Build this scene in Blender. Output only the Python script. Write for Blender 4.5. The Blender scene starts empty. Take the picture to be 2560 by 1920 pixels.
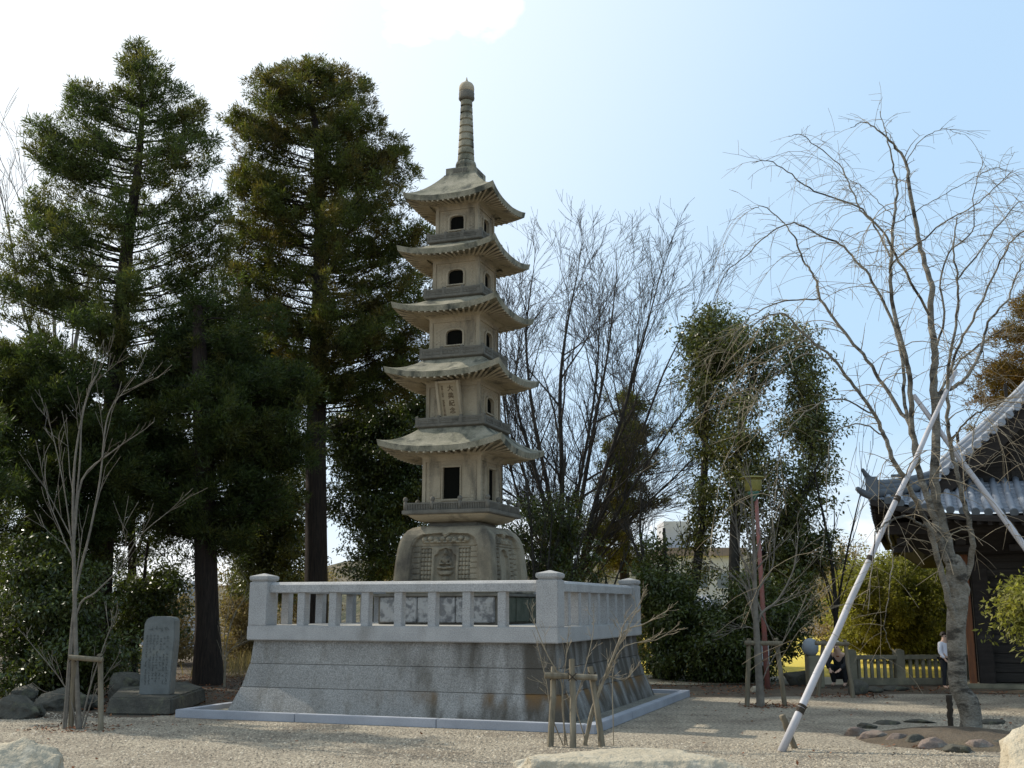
import bpy, bmesh, math, random
import numpy as np
from mathutils import Vector, Matrix

random.seed(7)
RNG = np.random.default_rng(11)
C = bpy.context.scene.collection
SC = bpy.context.scene

# ------------------------------------------------------------------ camera
F = 2750.8; PIT = 0.1995; EYE = 1.55            # focal length in photo pixels (2560 wide), pitch, eye height
cam_d = bpy.data.cameras.new("camera"); cam = bpy.data.objects.new("camera", cam_d); C.objects.link(cam)
cam.location = (0, 0, EYE); cam.rotation_euler = (math.pi/2 + PIT, 0, 0)
cam_d.sensor_width = 36; cam_d.lens = F/2560*36; cam_d.clip_end = 2000; cam_d.clip_start = .1
SC.camera = cam
# ------------------------------------------------------------------ sun and sky
SUN_AZ = math.radians(-60); SUN_EL = math.radians(37)   # azimuth from +Y, negative to the left
sd = Vector((math.sin(SUN_AZ)*math.cos(SUN_EL), math.cos(SUN_AZ)*math.cos(SUN_EL), math.sin(SUN_EL)))
sun_d = bpy.data.lights.new("sun", 'SUN'); sun_d.energy = 4.2; sun_d.angle = math.radians(.6); sun_d.color = (1, .93, .80)
sun = bpy.data.objects.new("sun", sun_d); C.objects.link(sun)
sun.rotation_euler = sd.to_track_quat('Z', 'Y').to_euler()
W = bpy.data.worlds.new("World"); SC.world = W; W.use_nodes = True
nt = W.node_tree; nt.nodes.clear()
def wn(t, **k):
    n = nt.nodes.new(t)
    for a, b in k.items(): setattr(n, a, b)
    return n
sky = wn('ShaderNodeTexSky', sky_type='NISHITA', sun_disc=False, sun_elevation=SUN_EL, sun_rotation=SUN_AZ)
sky.air_density = 1.0; sky.dust_density = 2.0; sky.ozone_density = 1.3
bg = wn('ShaderNodeBackground'); bg.inputs[1].default_value = .15
out = wn('ShaderNodeOutputWorld')
tc = wn('ShaderNodeTexCoord')
dot = wn('ShaderNodeVectorMath', operation='DOT_PRODUCT'); dot.inputs[1].default_value = tuple(sd)
nt.links.new(tc.outputs['Generated'], dot.inputs[0])
glow = wn('ShaderNodeMapRange'); glow.inputs[1].default_value = .30; glow.inputs[2].default_value = .98
glow.inputs[3].default_value = 0.0; glow.inputs[4].default_value = 1.0; glow.interpolation_type = 'SMOOTHSTEP'
nt.links.new(dot.outputs['Value'], glow.inputs[0])
mp = wn('ShaderNodeMapping'); mp.inputs['Scale'].default_value = (5, 5, 9.0); mp.inputs['Location'].default_value = (3.1, .4, 1.7)
nt.links.new(tc.outputs['Generated'], mp.inputs[0])
noi = wn('ShaderNodeTexNoise'); noi.inputs['Scale'].default_value = 1.8; noi.inputs['Detail'].default_value = 7; noi.inputs['Roughness'].default_value = .55
nt.links.new(mp.outputs[0], noi.inputs[0])
cr = wn('ShaderNodeMapRange'); cr.inputs[1].default_value = .40; cr.inputs[2].default_value = .58; cr.interpolation_type = 'SMOOTHSTEP'
nt.links.new(noi.outputs[0], cr.inputs[0])
# the white cloud high in front and the cloud bank low over the horizon
cd = Vector((-.085, .825, .545)).normalized()
dc = wn('ShaderNodeVectorMath', operation='DOT_PRODUCT'); dc.inputs[1].default_value = tuple(cd)
nt.links.new(tc.outputs['Generated'], dc.inputs[0])
dcr = wn('ShaderNodeMapRange'); dcr.inputs[1].default_value = .9925; dcr.inputs[2].default_value = .9990
nt.links.new(dc.outputs['Value'], dcr.inputs[0])
sep = wn('ShaderNodeSeparateXYZ'); nt.links.new(tc.outputs['Generated'], sep.inputs[0])
low = wn('ShaderNodeMapRange'); low.inputs[1].default_value = .16; low.inputs[2].default_value = .02; low.interpolation_type = 'SMOOTHSTEP'
nt.links.new(sep.outputs['Z'], low.inputs[0])
mx = wn('ShaderNodeMath', operation='MAXIMUM'); nt.links.new(dcr.outputs[0], mx.inputs[0]); nt.links.new(low.outputs[0], mx.inputs[1])
lowc = wn('ShaderNodeMath', operation='MULTIPLY'); nt.links.new(low.outputs[0], lowc.inputs[0]); nt.links.new(cr.outputs[0], lowc.inputs[1])
nd = wn('ShaderNodeMath', operation='MULTIPLY_ADD'); nd.inputs[1].default_value = 2.6; nd.inputs[2].default_value = -1.3; nt.links.new(noi.outputs[0], nd.inputs[0])
ad = wn('ShaderNodeMath', operation='ADD'); nt.links.new(dcr.outputs[0], ad.inputs[0]); nt.links.new(nd.outputs[0], ad.inputs[1])
cl = wn('ShaderNodeMapRange'); cl.inputs[1].default_value = .30; cl.inputs[2].default_value = .95; cl.interpolation_type = 'SMOOTHSTEP'; nt.links.new(ad.outputs[0], cl.inputs[0])
clm = wn('ShaderNodeMath', operation='MULTIPLY'); nt.links.new(cl.outputs[0], clm.inputs[0])
dg_ = wn('ShaderNodeMapRange'); dg_.inputs[1].default_value = 0.; dg_.inputs[2].default_value = .25; nt.links.new(dcr.outputs[0], dg_.inputs[0]); nt.links.new(dg_.outputs[0], clm.inputs[1])
ml = wn('ShaderNodeMath', operation='MAXIMUM'); nt.links.new(clm.outputs[0], ml.inputs[0]); nt.links.new(lowc.outputs[0], ml.inputs[1])
thin = wn('ShaderNodeMath', operation='MULTIPLY'); thin.inputs[1].default_value = .95; nt.links.new(glow.outputs[0], thin.inputs[0])
mx2 = wn('ShaderNodeMath', operation='MAXIMUM'); nt.links.new(ml.outputs[0], mx2.inputs[0]); nt.links.new(thin.outputs[0], mx2.inputs[1])
lo2 = wn('ShaderNodeMath', operation='MULTIPLY'); lo2.inputs[1].default_value = .55; nt.links.new(low.outputs[0], lo2.inputs[0])
veil = wn('ShaderNodeMath', operation='MAXIMUM'); nt.links.new(lo2.outputs[0], veil.inputs[1]); nt.links.new(mx2.outputs[0], veil.inputs[0])
mix = wn('ShaderNodeMix', data_type='RGBA'); mix.inputs[7].default_value = (7.3, 7.5, 7.6, 1)
nt.links.new(veil.outputs[0], mix.inputs[0])
hz = wn('ShaderNodeMix', data_type='RGBA'); hz.inputs[0].default_value = .80; hz.inputs[7].default_value = (3.6, 5.15, 6.8, 1)
nt.links.new(sky.outputs[0], hz.inputs[6]); nt.links.new(hz.outputs[2], mix.inputs[6]); nt.links.new(mix.outputs[2], bg.inputs[0])
nt.links.new(bg.outputs[0], out.inputs[0])
SC.view_settings.view_transform = 'Standard'; SC.view_settings.look = 'None'
SC.view_settings.exposure = 0.12; SC.view_settings.gamma = 1
SC.render.engine = 'CYCLES'; SC.cycles.max_bounces = 6; SC.cycles.transparent_max_bounces = 4
SC.cycles.diffuse_bounces = 3; SC.cycles.glossy_bounces = 2; SC.cycles.use_denoising = True

# ------------------------------------------------------------------ photo measurements -> metres
def ray(px, py):
    X = (px-1280)/F; Y = (960-py)/F; c, s = math.cos(PIT), math.sin(PIT)
    return np.array([X, c-Y*s, s+Y*c])
def P(px, py, y): d = ray(px, py); return np.array([0, 0, EYE]) + d*y/d[1]
def G(px, py, z=0.): d = ray(px, py); return np.array([0, 0, EYE]) + d*(z-EYE)/d[2]

# ------------------------------------------------------------------ materials
def mat(name, col, col2=None, col3=None, scale=4., detail=6., rough=.85, bump=.3, bscale=None, bdist=.02, stretch=(1, 1, 1),
        r1=(.35, .65), r3=(.55, .75), s3=1.5, spec=.3, metal=0., grain=None, gscale=150., transl=None, island=0., stretch3=None, coat=0.):
    m = bpy.data.materials.new(name); m.use_nodes = True; t = m.node_tree; L = t.links.new
    b = t.nodes['Principled BSDF']; o = t.nodes['Material Output']
    b.inputs['Roughness'].default_value = rough; b.inputs['Metallic'].default_value = metal
    b.inputs['Specular IOR Level'].default_value = spec; b.inputs['Coat Weight'].default_value = coat
    tcn = t.nodes.new('ShaderNodeTexCoord'); mpn = t.nodes.new('ShaderNodeMapping'); L(tcn.outputs['Object'], mpn.inputs[0])
    mpn.inputs['Scale'].default_value = stretch
    def noise(sc, det, src=mpn, ro=.6):
        n = t.nodes.new('ShaderNodeTexNoise'); n.inputs['Scale'].default_value = sc; n.inputs['Detail'].default_value = det
        n.inputs['Roughness'].default_value = ro; L(src.outputs[0], n.inputs[0]); return n
    def rng(src, a, bb, c0=0., c1=1.):
        r = t.nodes.new('ShaderNodeMapRange'); r.inputs[1].default_value = a; r.inputs[2].default_value = bb
        r.inputs[3].default_value = c0; r.inputs[4].default_value = c1; L(src, r.inputs[0]); return r.outputs[0]
    def mixc(f, a, bb, mode='MIX'):
        x = t.nodes.new('ShaderNodeMix'); x.data_type = 'RGBA'; x.blend_type = mode
        if isinstance(f, float): x.inputs[0].default_value = f
        else: L(f, x.inputs[0])
        for i, v in ((6, a), (7, bb)):
            if isinstance(v, tuple): x.inputs[i].default_value = (*v[:3], 1)
            else: L(v, x.inputs[i])
        return x.outputs[2]
    cur = tuple(col)
    if col2: cur = mixc(rng(noise(scale, detail).outputs[0], *r1), cur, tuple(col2))
    if col3:
        src = mpn
        if stretch3:
            src = t.nodes.new('ShaderNodeMapping'); L(tcn.outputs['Object'], src.inputs[0]); src.inputs['Scale'].default_value = stretch3
        cur = mixc(rng(noise(s3, 8, src).outputs[0], *r3), cur, tuple(col3))
    if grain:
        g = noise(gscale, 2., mpn, .8); cur = mixc(1.0, cur, mixc(rng(g.outputs[0], .3, .7), (1-grain,)*3, (1+grain,)*3), 'MULTIPLY')
    if island:
        ge = t.nodes.new('ShaderNodeNewGeometry')
        cur = mixc(1.0, cur, mixc(rng(ge.outputs['Random Per Island'], 0, 1), (1-island,)*3, (1+island,)*3), 'MULTIPLY')
    if isinstance(cur, tuple): b.inputs['Base Color'].default_value = (*cur, 1)
    else: L(cur, b.inputs['Base Color'])
    if bump:
        bn = t.nodes.new('ShaderNodeBump'); bn.inputs['Strength'].default_value = bump; bn.inputs['Distance'].default_value = bdist
        L(noise(bscale or scale*4, 5.).outputs[0], bn.inputs['Height']); L(bn.outputs[0], b.inputs['Normal'])
    if transl:
        tr = t.nodes.new('ShaderNodeBsdfTranslucent'); ms = t.nodes.new('ShaderNodeMixShader'); ms.inputs[0].default_value = transl
        if isinstance(cur, tuple): tr.inputs[0].default_value = (*cur, 1)
        else: L(mixc(1.0, cur, (1.5, 1.6, .7), 'MULTIPLY'), tr.inputs[0])
        L(b.outputs[0], ms.inputs[1]); L(tr.outputs[0], ms.inputs[2]); L(ms.outputs[0], o.inputs[0])
    return m

M = {}
M['granite'] = mat('granite', (.40, .385, .365), (.33, .32, .305), (.23, .215, .19), scale=3, rough=.8, bump=.5, bscale=120, bdist=.006, grain=.36, gscale=85, s3=1.7, r3=(.55, .74), stretch3=(1, 1, .35))
M['granite_wall'] = mat('granite_wall', (.31, .295, .27), (.245, .232, .21), (.155, .135, .105), scale=1.6, rough=.85, bump=.8, bscale=60, bdist=.012, grain=.42, gscale=55, s3=1.5, r3=(.50, .68), stretch3=(1.3, 1.3, .35))
M['granite_kerb'] = mat('granite_kerb', (0.36, 0.37, 0.4), (0.3, 0.31, 0.335), scale=2, rough=.7, bump=.2, bscale=200, bdist=.003, grain=.15, gscale=150)
M['rough_panel'] = mat('rough_panel', (0.36, 0.355, 0.34), (0.15, 0.15, 0.15), (0.22, 0.215, 0.19), scale=9, rough=.9, bump=.8, bscale=28, bdist=.02, r1=(.44, .58))
M['shaded_algae_panel'] = mat('shaded_algae_panel', (.06, .07, .045), (.11, .11, .08), scale=5, rough=.9, bump=.5, bscale=28, bdist=.02)  # algae green with the shade of the right and rear sides painted in
M['stone_floor'] = mat('stone_floor', (0.3840, 0.3680, 0.3360), (0.3040, 0.2880, 0.2560), scale=3, rough=.85, bump=.2, bscale=80, bdist=.004, grain=.12)
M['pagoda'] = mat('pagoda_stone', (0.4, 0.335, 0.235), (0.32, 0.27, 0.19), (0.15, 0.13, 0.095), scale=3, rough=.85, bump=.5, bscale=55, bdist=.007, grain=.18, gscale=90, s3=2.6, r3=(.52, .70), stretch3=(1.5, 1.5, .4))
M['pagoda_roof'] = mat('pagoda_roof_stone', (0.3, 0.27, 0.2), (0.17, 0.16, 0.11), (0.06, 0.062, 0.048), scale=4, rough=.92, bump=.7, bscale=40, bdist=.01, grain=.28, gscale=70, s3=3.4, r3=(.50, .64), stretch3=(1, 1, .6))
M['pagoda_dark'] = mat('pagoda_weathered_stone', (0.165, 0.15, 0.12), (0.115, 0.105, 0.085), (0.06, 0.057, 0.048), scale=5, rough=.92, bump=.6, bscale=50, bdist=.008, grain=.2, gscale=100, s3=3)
M['pedestal'] = mat('pedestal_stone', (0.3, 0.255, 0.18), (0.19, 0.16, 0.11), (0.085, 0.073, 0.055), scale=2.2, rough=.9, bump=.5, bscale=60, bdist=.006, grain=.2, gscale=80, s3=2.4, r3=(.48, .68), stretch3=(1, 1, .6))
M['screen'] = mat('window_screen', (0.006, 0.006, 0.005), (0.012, 0.012, 0.01), scale=30, rough=.95, spec=0., bump=.4, stretch=(60, 60, 1), bdist=.003)
M['plaque'] = mat('plaque_stone', (0.36, 0.29, 0.19), (0.3, 0.245, 0.16), scale=6, rough=.85, bump=.3, bscale=80, bdist=.003, grain=.1)
M['letter'] = mat('carved_letter', (0.075, 0.045, 0.022), rough=.9, bump=0)
M['stele'] = mat('stele_stone', (.175, .18, .168), (.13, .135, .125), (.21, .205, .17), scale=4, rough=.85, bump=.4, bscale=60, bdist=.005, grain=.15, s3=3)
M['stele_cut'] = mat('stele_cut', (.115, .12, .11), rough=.95, bump=0)
M['rock_dark'] = mat('rock_dark', (0.095, 0.088, 0.068), (0.05, 0.047, 0.038), (0.14, 0.135, 0.08), scale=3, rough=.92, bump=.9, bscale=9, bdist=.05, grain=.2, gscale=50, s3=4)
M['rock_pale'] = mat('rock_pale', (0.4420, 0.3825, 0.2805), (0.3570, 0.3060, 0.2210), (0.5100, 0.4760, 0.3910), scale=2.2, rough=.9, bump=1., bscale=11, bdist=.05, grain=.12, gscale=60, s3=3)
M['rock_pink'] = mat('rock_pink', (.22, .165, .135), (.13, .105, .085), (.28, .26, .22), scale=4, rough=.92, bump=.9, bscale=12, bdist=.03, grain=.15, gscale=60, s3=4)
M['bark_cedar'] = mat('bark_cedar', (0.0450, 0.0312, 0.0228), (0.0180, 0.0132, 0.0102), (0.0660, 0.0450, 0.0300), scale=4, stretch=(7, 7, .6), rough=.95, bump=1., bscale=9, bdist=.04, s3=6)
M['bark_dark'] = mat('bark_dark', (.055, .048, .038), (.03, .026, .02), scale=8, rough=.95, bump=.8, bscale=20, bdist=.02)
M['bark_grey'] = mat('bark_grey', (.20, .175, .14), (.12, .105, .085), scale=9, rough=.9, bump=.6, bscale=25, bdist=.01)
M['bark_zelkova'] = mat('bark_zelkova', (.055, .046, .037), (.035, .03, .025), scale=5, rough=.9, bump=.5, bscale=20, bdist=.01)
M['bark_cherry'] = mat('bark_cherry', (.26, .235, .19), (.15, .13, .10), (.055, .048, .038), scale=4, stretch=(1, 1, 2), rough=.9, bump=1., bscale=22, bdist=.03, s3=3.2, r3=(.50, .60), grain=.3, gscale=40)
M['bark_twig'] = mat('bark_twig', (.30, .25, .17), (.20, .16, .11), scale=12, rough=.8, bump=.2)
M['stake'] = mat('stake_wood', (.20, .165, .11), (.12, .10, .07), (.30, .26, .19), scale=6, stretch=(4, 4, .7), rough=.9, bump=.6, bscale=20, bdist=.006)
M['rope'] = mat('rope', (.045, .035, .025), rough=.95, bump=.5, bscale=200)
M['pole'] = mat('pole_paint', (.50, .48, .49), (.42, .40, .40), (.30, .28, .25), scale=3, rough=.55, bump=.15, bscale=30, bdist=.003, s3=5, r3=(.62, .75))
LV = dict(bump=0, rough=.55, spec=.25, transl=.40, island=.5)
M['leaf_cedar'] = mat('leaf_cedar', (0.07, 0.092, 0.028), (0.098, 0.088, 0.026), (0.034, 0.054, 0.019), scale=1.1, r1=(.45, .62), s3=1.6, **LV)
M['leaf_cedar_olive'] = mat('leaf_cedar_olive', (0.07, 0.082, 0.02), (0.1, 0.075, 0.022), (0.036, 0.052, 0.017), scale=1.3, r1=(.45, .60), s3=1.5, **LV)
M['leaf_cedar_dark'] = mat('leaf_cedar_dark', (0.042, 0.058, 0.017), (0.068, 0.068, 0.017), (0.024, 0.038, 0.014), scale=1.1, r1=(.48, .65), s3=1.6, **LV)
M['leaf_rust'] = mat('leaf_rust', (.14, .075, .022), (.085, .065, .022), scale=1.3, **LV)
GL = dict(bump=0, rough=.38, spec=.5, transl=.28, island=.6)
M['leaf_camellia'] = mat('leaf_camellia', (0.045, 0.066, 0.018), (0.085, 0.095, 0.022), (0.024, 0.042, 0.014), scale=1.4, **GL)
M['leaf_camellia_sunlit'] = mat('leaf_camellia_sunlit', (.095, .115, .030), (.14, .13, .04), (.05, .075, .02), scale=1.4, **GL)  # brighter copy of the camellia leaf, sunlight put into its colour
M['leaf_broad'] = mat('leaf_broad', (0.06, 0.08, 0.022), (0.14, 0.125, 0.035), (0.03, 0.05, 0.02), scale=1.0, **GL)
M['leaf_yellow'] = mat('leaf_yellow', (0.17, 0.175, 0.045), (0.22, 0.2, 0.055), (0.11, 0.125, 0.035), scale=1.2, **LV)
M['leaf_brown'] = mat('leaf_brown', (.22, .16, .09), (.30, .24, .13), (.14, .11, .055), scale=1.5, bump=0, rough=.8, spec=.1, transl=.2, island=.5)
M['leaf_litter'] = mat('leaf_litter', (.20, .075, .035), (.13, .06, .03), (.26, .15, .07), scale=2, bump=0, rough=.85, spec=.1, island=.6)
M['soil'] = mat('soil', (0.1200, 0.0920, 0.0640), (0.0800, 0.0600, 0.0400), (0.1600, 0.1280, 0.0800), scale=2.5, rough=.97, bump=.8, bscale=25, bdist=.03, grain=.35, gscale=60, s3=1)
M['lawn'] = mat('lawn', (0.62, 0.47, 0.06), (0.5, 0.4, 0.07), (0.66, 0.54, 0.12), scale=1.5, rough=.95, bump=.5, bscale=60, bdist=.02, grain=.25, gscale=70)
M['path'] = mat('path', (.46, .40, .28), (.40, .34, .24), scale=2, rough=.95, bump=.2, bscale=60, grain=.1)
M['hill'] = mat('hill', (.10, .095, .05), (.15, .12, .08), (.06, .07, .035), scale=.25, rough=.95, bump=1., bscale=.8, bdist=1.5, s3=.6)
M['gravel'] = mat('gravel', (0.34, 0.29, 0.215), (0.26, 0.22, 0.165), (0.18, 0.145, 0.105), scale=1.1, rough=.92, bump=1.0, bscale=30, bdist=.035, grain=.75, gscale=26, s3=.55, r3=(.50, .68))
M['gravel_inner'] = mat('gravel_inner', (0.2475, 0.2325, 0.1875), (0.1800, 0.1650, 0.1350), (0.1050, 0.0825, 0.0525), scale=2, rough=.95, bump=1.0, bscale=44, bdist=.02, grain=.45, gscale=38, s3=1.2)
M['wood_dark'] = mat('wood_dark', (.035, .027, .022), (.022, .017, .014), (.06, .05, .042), scale=3, stretch=(1, 1, 6), rough=.85, bump=.5, bscale=14, bdist=.01)
M['wood_board'] = mat('wood_board', (.045, .037, .03), (.022, .018, .015), (.065, .056, .048), scale=3, stretch=(.6, 1, 6), rough=.85, bump=.6, bscale=14, bdist=.01)
M['wood_red'] = mat('wood_red', (.22, .085, .035), (.15, .06, .03), scale=5, stretch=(5, 5, .8), rough=.8, bump=.4, bscale=14, bdist=.005)
M['tile'] = mat('roof_tile', (.30, .32, .355), (.22, .24, .27), (.40, .41, .43), scale=3, rough=.42, spec=.5, bump=.2, bscale=30, bdist=.004, s3=4)
M['tile_dark'] = mat('roof_tile_dark', (.13, .145, .16), (.09, .10, .11), scale=4, rough=.6, bump=.3, bscale=30, bdist=.004)
M['fence_stone'] = mat('fence_stone', (0.24, 0.215, 0.15), (0.16, 0.145, 0.1), (0.32, 0.29, 0.19), scale=4, rough=.9, bump=.5, bscale=50, bdist=.006, grain=.2)
M['ball_stone'] = mat('ball_stone', (0.2880, 0.3120, 0.3280), (0.2400, 0.2560, 0.2720), scale=5, rough=.85, bump=.3, bscale=60, bdist=.004)
M['lamp_yellow'] = mat('lamp_yellow', (.30, .26, .07), (.24, .22, .06), scale=8, rough=.5, bump=0, coat=.2)
M['lamp_green'] = mat('lamp_green', (.06, .16, .12), rough=.5, bump=0)
M['lamp_pole'] = mat('lamp_pole', (.32, .11, .085), (.24, .13, .11), scale=6, rough=.6, bump=0)
M['plaster'] = mat('plaster', (.50, .50, .51), (.40, .40, .41), scale=1, rough=.9, bump=0)
M['window_dark'] = mat('window_glass', (.10, .12, .14), rough=.15, spec=.6, bump=0)
M['roof_slate'] = mat('roof_brown', (.22, .17, .15), (.16, .13, .12), scale=2, rough=.8, bump=.2)
M['sign_white'] = mat('sign_paint', (.60, .62, .60), (.5, .52, .5), scale=6, rough=.7, bump=0)
M['skin'] = mat('skin', (.60, .38, .27), rough=.55, bump=0, spec=.4)
M['hair'] = mat('hair', (.03, .022, .018), rough=.6, bump=.4, bscale=120)
M['cloth_white'] = mat('cloth_white', (.74, .72, .76), rough=.9, bump=.3, bscale=60)
M['cloth_blue'] = mat('cloth_blue', (.12, .24, .36), rough=.9, bump=.3, bscale=60)
M['cloth_black'] = mat('cloth_black', (.02, .02, .022), rough=.85, bump=.3, bscale=60)
M['cloth_brown'] = mat('cloth_brown', (.28, .09, .04), rough=.9, bump=.3, bscale=60)
M['cloth_cream'] = mat('cloth_cream', (.62, .60, .50), rough=.9, bump=.3, bscale=60)

# ------------------------------------------------------------------ mesh helpers
def link_mesh(name, me, m, parent=None, smooth=False):
    me.materials.append(m)
    if smooth: me.polygons.foreach_set('use_smooth', [True]*len(me.polygons))
    o = bpy.data.objects.new(name, me); C.objects.link(o)
    if parent: o.parent = parent
    return o
def np_mesh(name, V, Q, m, parent=None, origin=(0, 0, 0), smooth=False):
    """V (n,3), Q (k,4) quads"""
    V = np.asarray(V, dtype=np.float32) - np.asarray(origin, dtype=np.float32); Q = np.asarray(Q, dtype=np.int32)
    me = bpy.data.meshes.new(name)
    me.vertices.add(len(V)); me.vertices.foreach_set('co', V.ravel())
    me.loops.add(Q.size); me.loops.foreach_set('vertex_index', Q.ravel())
    me.polygons.add(len(Q)); me.polygons.foreach_set('loop_start', np.arange(0, Q.size, Q.shape[1], dtype=np.int32))
    me.polygons.foreach_set('loop_total', np.full(len(Q), Q.shape[1], dtype=np.int32))
    me.update(calc_edges=True)
    return link_mesh(name, me, m, parent, smooth)
class MB:
    def __init__(s): s.v = []; s.f = []
    def add(s, V, Fs):
        n = len(s.v); s.v += [tuple(map(float, p)) for p in V]; s.f += [tuple(i+n for i in f) for f in Fs]; return s
    def box(s, c, h, rz=0, taper=1., M4=None):
        """centre, half sizes, z-rotation, top scale"""
        V = []
        for sz in (-1, 1):
            k = taper if sz > 0 else 1
            for sx, sy in ((-1, -1), (1, -1), (1, 1), (-1, 1)):
                V.append((sx*h[0]*k, sy*h[1]*k, sz*h[2]))
        ca, sa = math.cos(rz), math.sin(rz)
        if M4 is None: V = [(c[0]+x*ca-y*sa, c[1]+x*sa+y*ca, c[2]+z) for x, y, z in V]
        else: V = [tuple(M4 @ Vector(p)) for p in V]
        return s.add(V, [(3, 2, 1, 0), (4, 5, 6, 7), (0, 1, 5, 4), (1, 2, 6, 5), (2, 3, 7, 6), (3, 0, 4, 7)])
    def b2(s, x0, x1, y0, y1, z0, z1): return s.box(((x0+x1)/2, (y0+y1)/2, (z0+z1)/2), (abs(x1-x0)/2, abs(y1-y0)/2, abs(z1-z0)/2))
    def bar(s, a, b, w, t):
        a = Vector(a); b = Vector(b); d = b-a; q = d.to_track_quat('Z', 'Y').to_matrix().to_4x4()
        return s.box(None, (w/2, t/2, d.length/2), M4=Matrix.Translation((a+b)/2) @ q)
    def tube(s, pts, rad, n=8, cap=True):
        pts = np.asarray(pts, float); rad = np.asarray(rad, float)*np.ones(len(pts))
        V = ring_verts(pts, rad, n); k = len(pts); base = len(s.v)
        s.v += [tuple(p) for p in V]
        for i in range(k-1):
            for j in range(n):
                a = base+i*n+j; b = base+i*n+(j+1) % n
                s.f.append((a, b, b+n, a+n))
        if cap: s.f.append(tuple(base+j for j in range(n))[::-1]); s.f.append(tuple(base+(k-1)*n+j for j in range(n)))
        return s
    def lathe(s, prof, c=(0, 0), n=24, ripple=0, rn=12):
        V = []; 
        for r, z in prof:
            for j in range(n):
                a = 2*math.pi*j/n; rr = r*(1+ripple*abs(math.sin(a*rn/2))) if ripple else r
                V.append((c[0]+rr*math.cos(a), c[1]+rr*math.sin(a), z))
        k = len(prof); Fs = [(i*n+j, i*n+(j+1) % n, (i+1)*n+(j+1) % n, (i+1)*n+j) for i in range(k-1) for j in range(n)]
        Fs.append(tuple(range(n))[::-1]); Fs.append(tuple((k-1)*n+j for j in range(n)))
        return s.add(V, Fs)
    def sq(s, prof, c=(0, 0), cap=True, rnd=0., seg=3):
        """square-section loft: list of (half width, z) ; rnd = corner radius"""
        V = []; n = 0
        for a, z in prof:
            loop = []
            r = min(rnd, a*.9)
            if r <= 0: loop = [(-a, -a), (a, -a), (a, a), (-a, a)]
            else:
                for qx, qy, a0 in ((-1, -1, math.pi), (1, -1, 1.5*math.pi), (1, 1, 0), (-1, 1, .5*math.pi)):
                    for i in range(seg+1):
                        t = a0+i/seg*math.pi/2; loop.append((qx*(a-r)+r*math.cos(t), qy*(a-r)+r*math.sin(t)))
            n = len(loop); V += [(c[0]+x, c[1]+y, z) for x, y in loop]
        k = len(prof); Fs = [(i*n+j, i*n+(j+1) % n, (i+1)*n+(j+1) % n, (i+1)*n+j) for i in range(k-1) for j in range(n)]
        if cap: Fs.append(tuple(range(n))[::-1]); Fs.append(tuple((k-1)*n+j for j in range(n)))
        return s.add(V, Fs)
    def build(s, name, m, parent=None, bevel=0., smooth=False, origin=None, seg=2, ang=25):
        me = bpy.data.meshes.new(name)
        V = s.v
        if origin is not None: V = [(x-origin[0], y-origin[1], z-origin[2]) for x, y, z in V]
        me.from_pydata(V, [], s.f)
        bm = bmesh.new(); bm.from_mesh(me)
        bmesh.ops.recalc_face_normals(bm, faces=bm.faces)
        if bevel:
            ed = [e for e in bm.edges if len(e.link_faces) == 2 and e.calc_face_angle(0) > math.radians(ang)]
            bmesh.ops.bevel(bm, geom=ed, offset=bevel, segments=seg, affect='EDGES', clamp_overlap=True)
        bm.to_mesh(me); bm.free()
        return link_mesh(name, me, m, parent, smooth)
def ring_verts(pts, rad, n):
    d = np.gradient(pts, axis=0); d /= (np.linalg.norm(d, axis=1, keepdims=True)+1e-9)
    up = np.array([0, 0, 1.]) if abs(d[0][2]) < .9 else np.array([1., 0, 0])
    u = np.cross(d, up); nn = np.linalg.norm(u, axis=1, keepdims=True)
    bad = nn[:, 0] < .05
    if bad.any(): u[bad] = np.cross(d[bad], np.array([.3, .9, .1])); nn = np.linalg.norm(u, axis=1, keepdims=True)
    u /= nn
    for i in range(1, len(u)):
        if np.dot(u[i], u[i-1]) < 0: u[i] = -u[i]
    v = np.cross(d, u)
    a = np.linspace(0, 2*np.pi, n, endpoint=False)
    return (pts[:, None, :] + rad[:, None, None]*(np.cos(a)[None, :, None]*u[:, None, :]+np.sin(a)[None, :, None]*v[:, None, :])).reshape(-1, 3)
class TB:
    """many tapered limbs collected into one mesh"""
    def __init__(s): s.V = []; s.Q = []; s.n = 0
    def limb(s, pts, rad, n=5):
        pts = np.asarray(pts, float); rad = np.asarray(rad, float)*np.ones(len(pts)); k = len(pts)
        s.V.append(ring_verts(pts, rad, n))
        i, j = np.meshgrid(np.arange(k-1), np.arange(n), indexing='ij')
        a = i*n+j; b = i*n+(j+1) % n
        s.Q.append((np.stack([a, b, b+n, a+n], -1).reshape(-1, 4))+s.n); s.n += k*n
    def build(s, name, m, parent, origin): return np_mesh(name, np.concatenate(s.V), np.concatenate(s.Q), m, parent, origin, smooth=True)
def tag(o, label=None, cat=None, group=None, kind=None):
    if label: o['label'] = label
    if cat: o['category'] = cat
    if group: o['group'] = group
    if kind: o['kind'] = kind
    return o
def empty(name, loc, rz, label, cat, group=None):
    o = bpy.data.objects.new(name, None); C.objects.link(o); o.location = tuple(map(float, loc)); o.rotation_euler = (0, 0, rz)
    return tag(o, label, cat, group)
def dup(o, parent=None, rz=None, loc=None):
    c = o.copy(); C.objects.link(c)
    if parent: c.parent = parent
    if rz is not None: c.rotation_euler = (0, 0, rz)
    if loc is not None: c.location = loc
    return c
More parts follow.
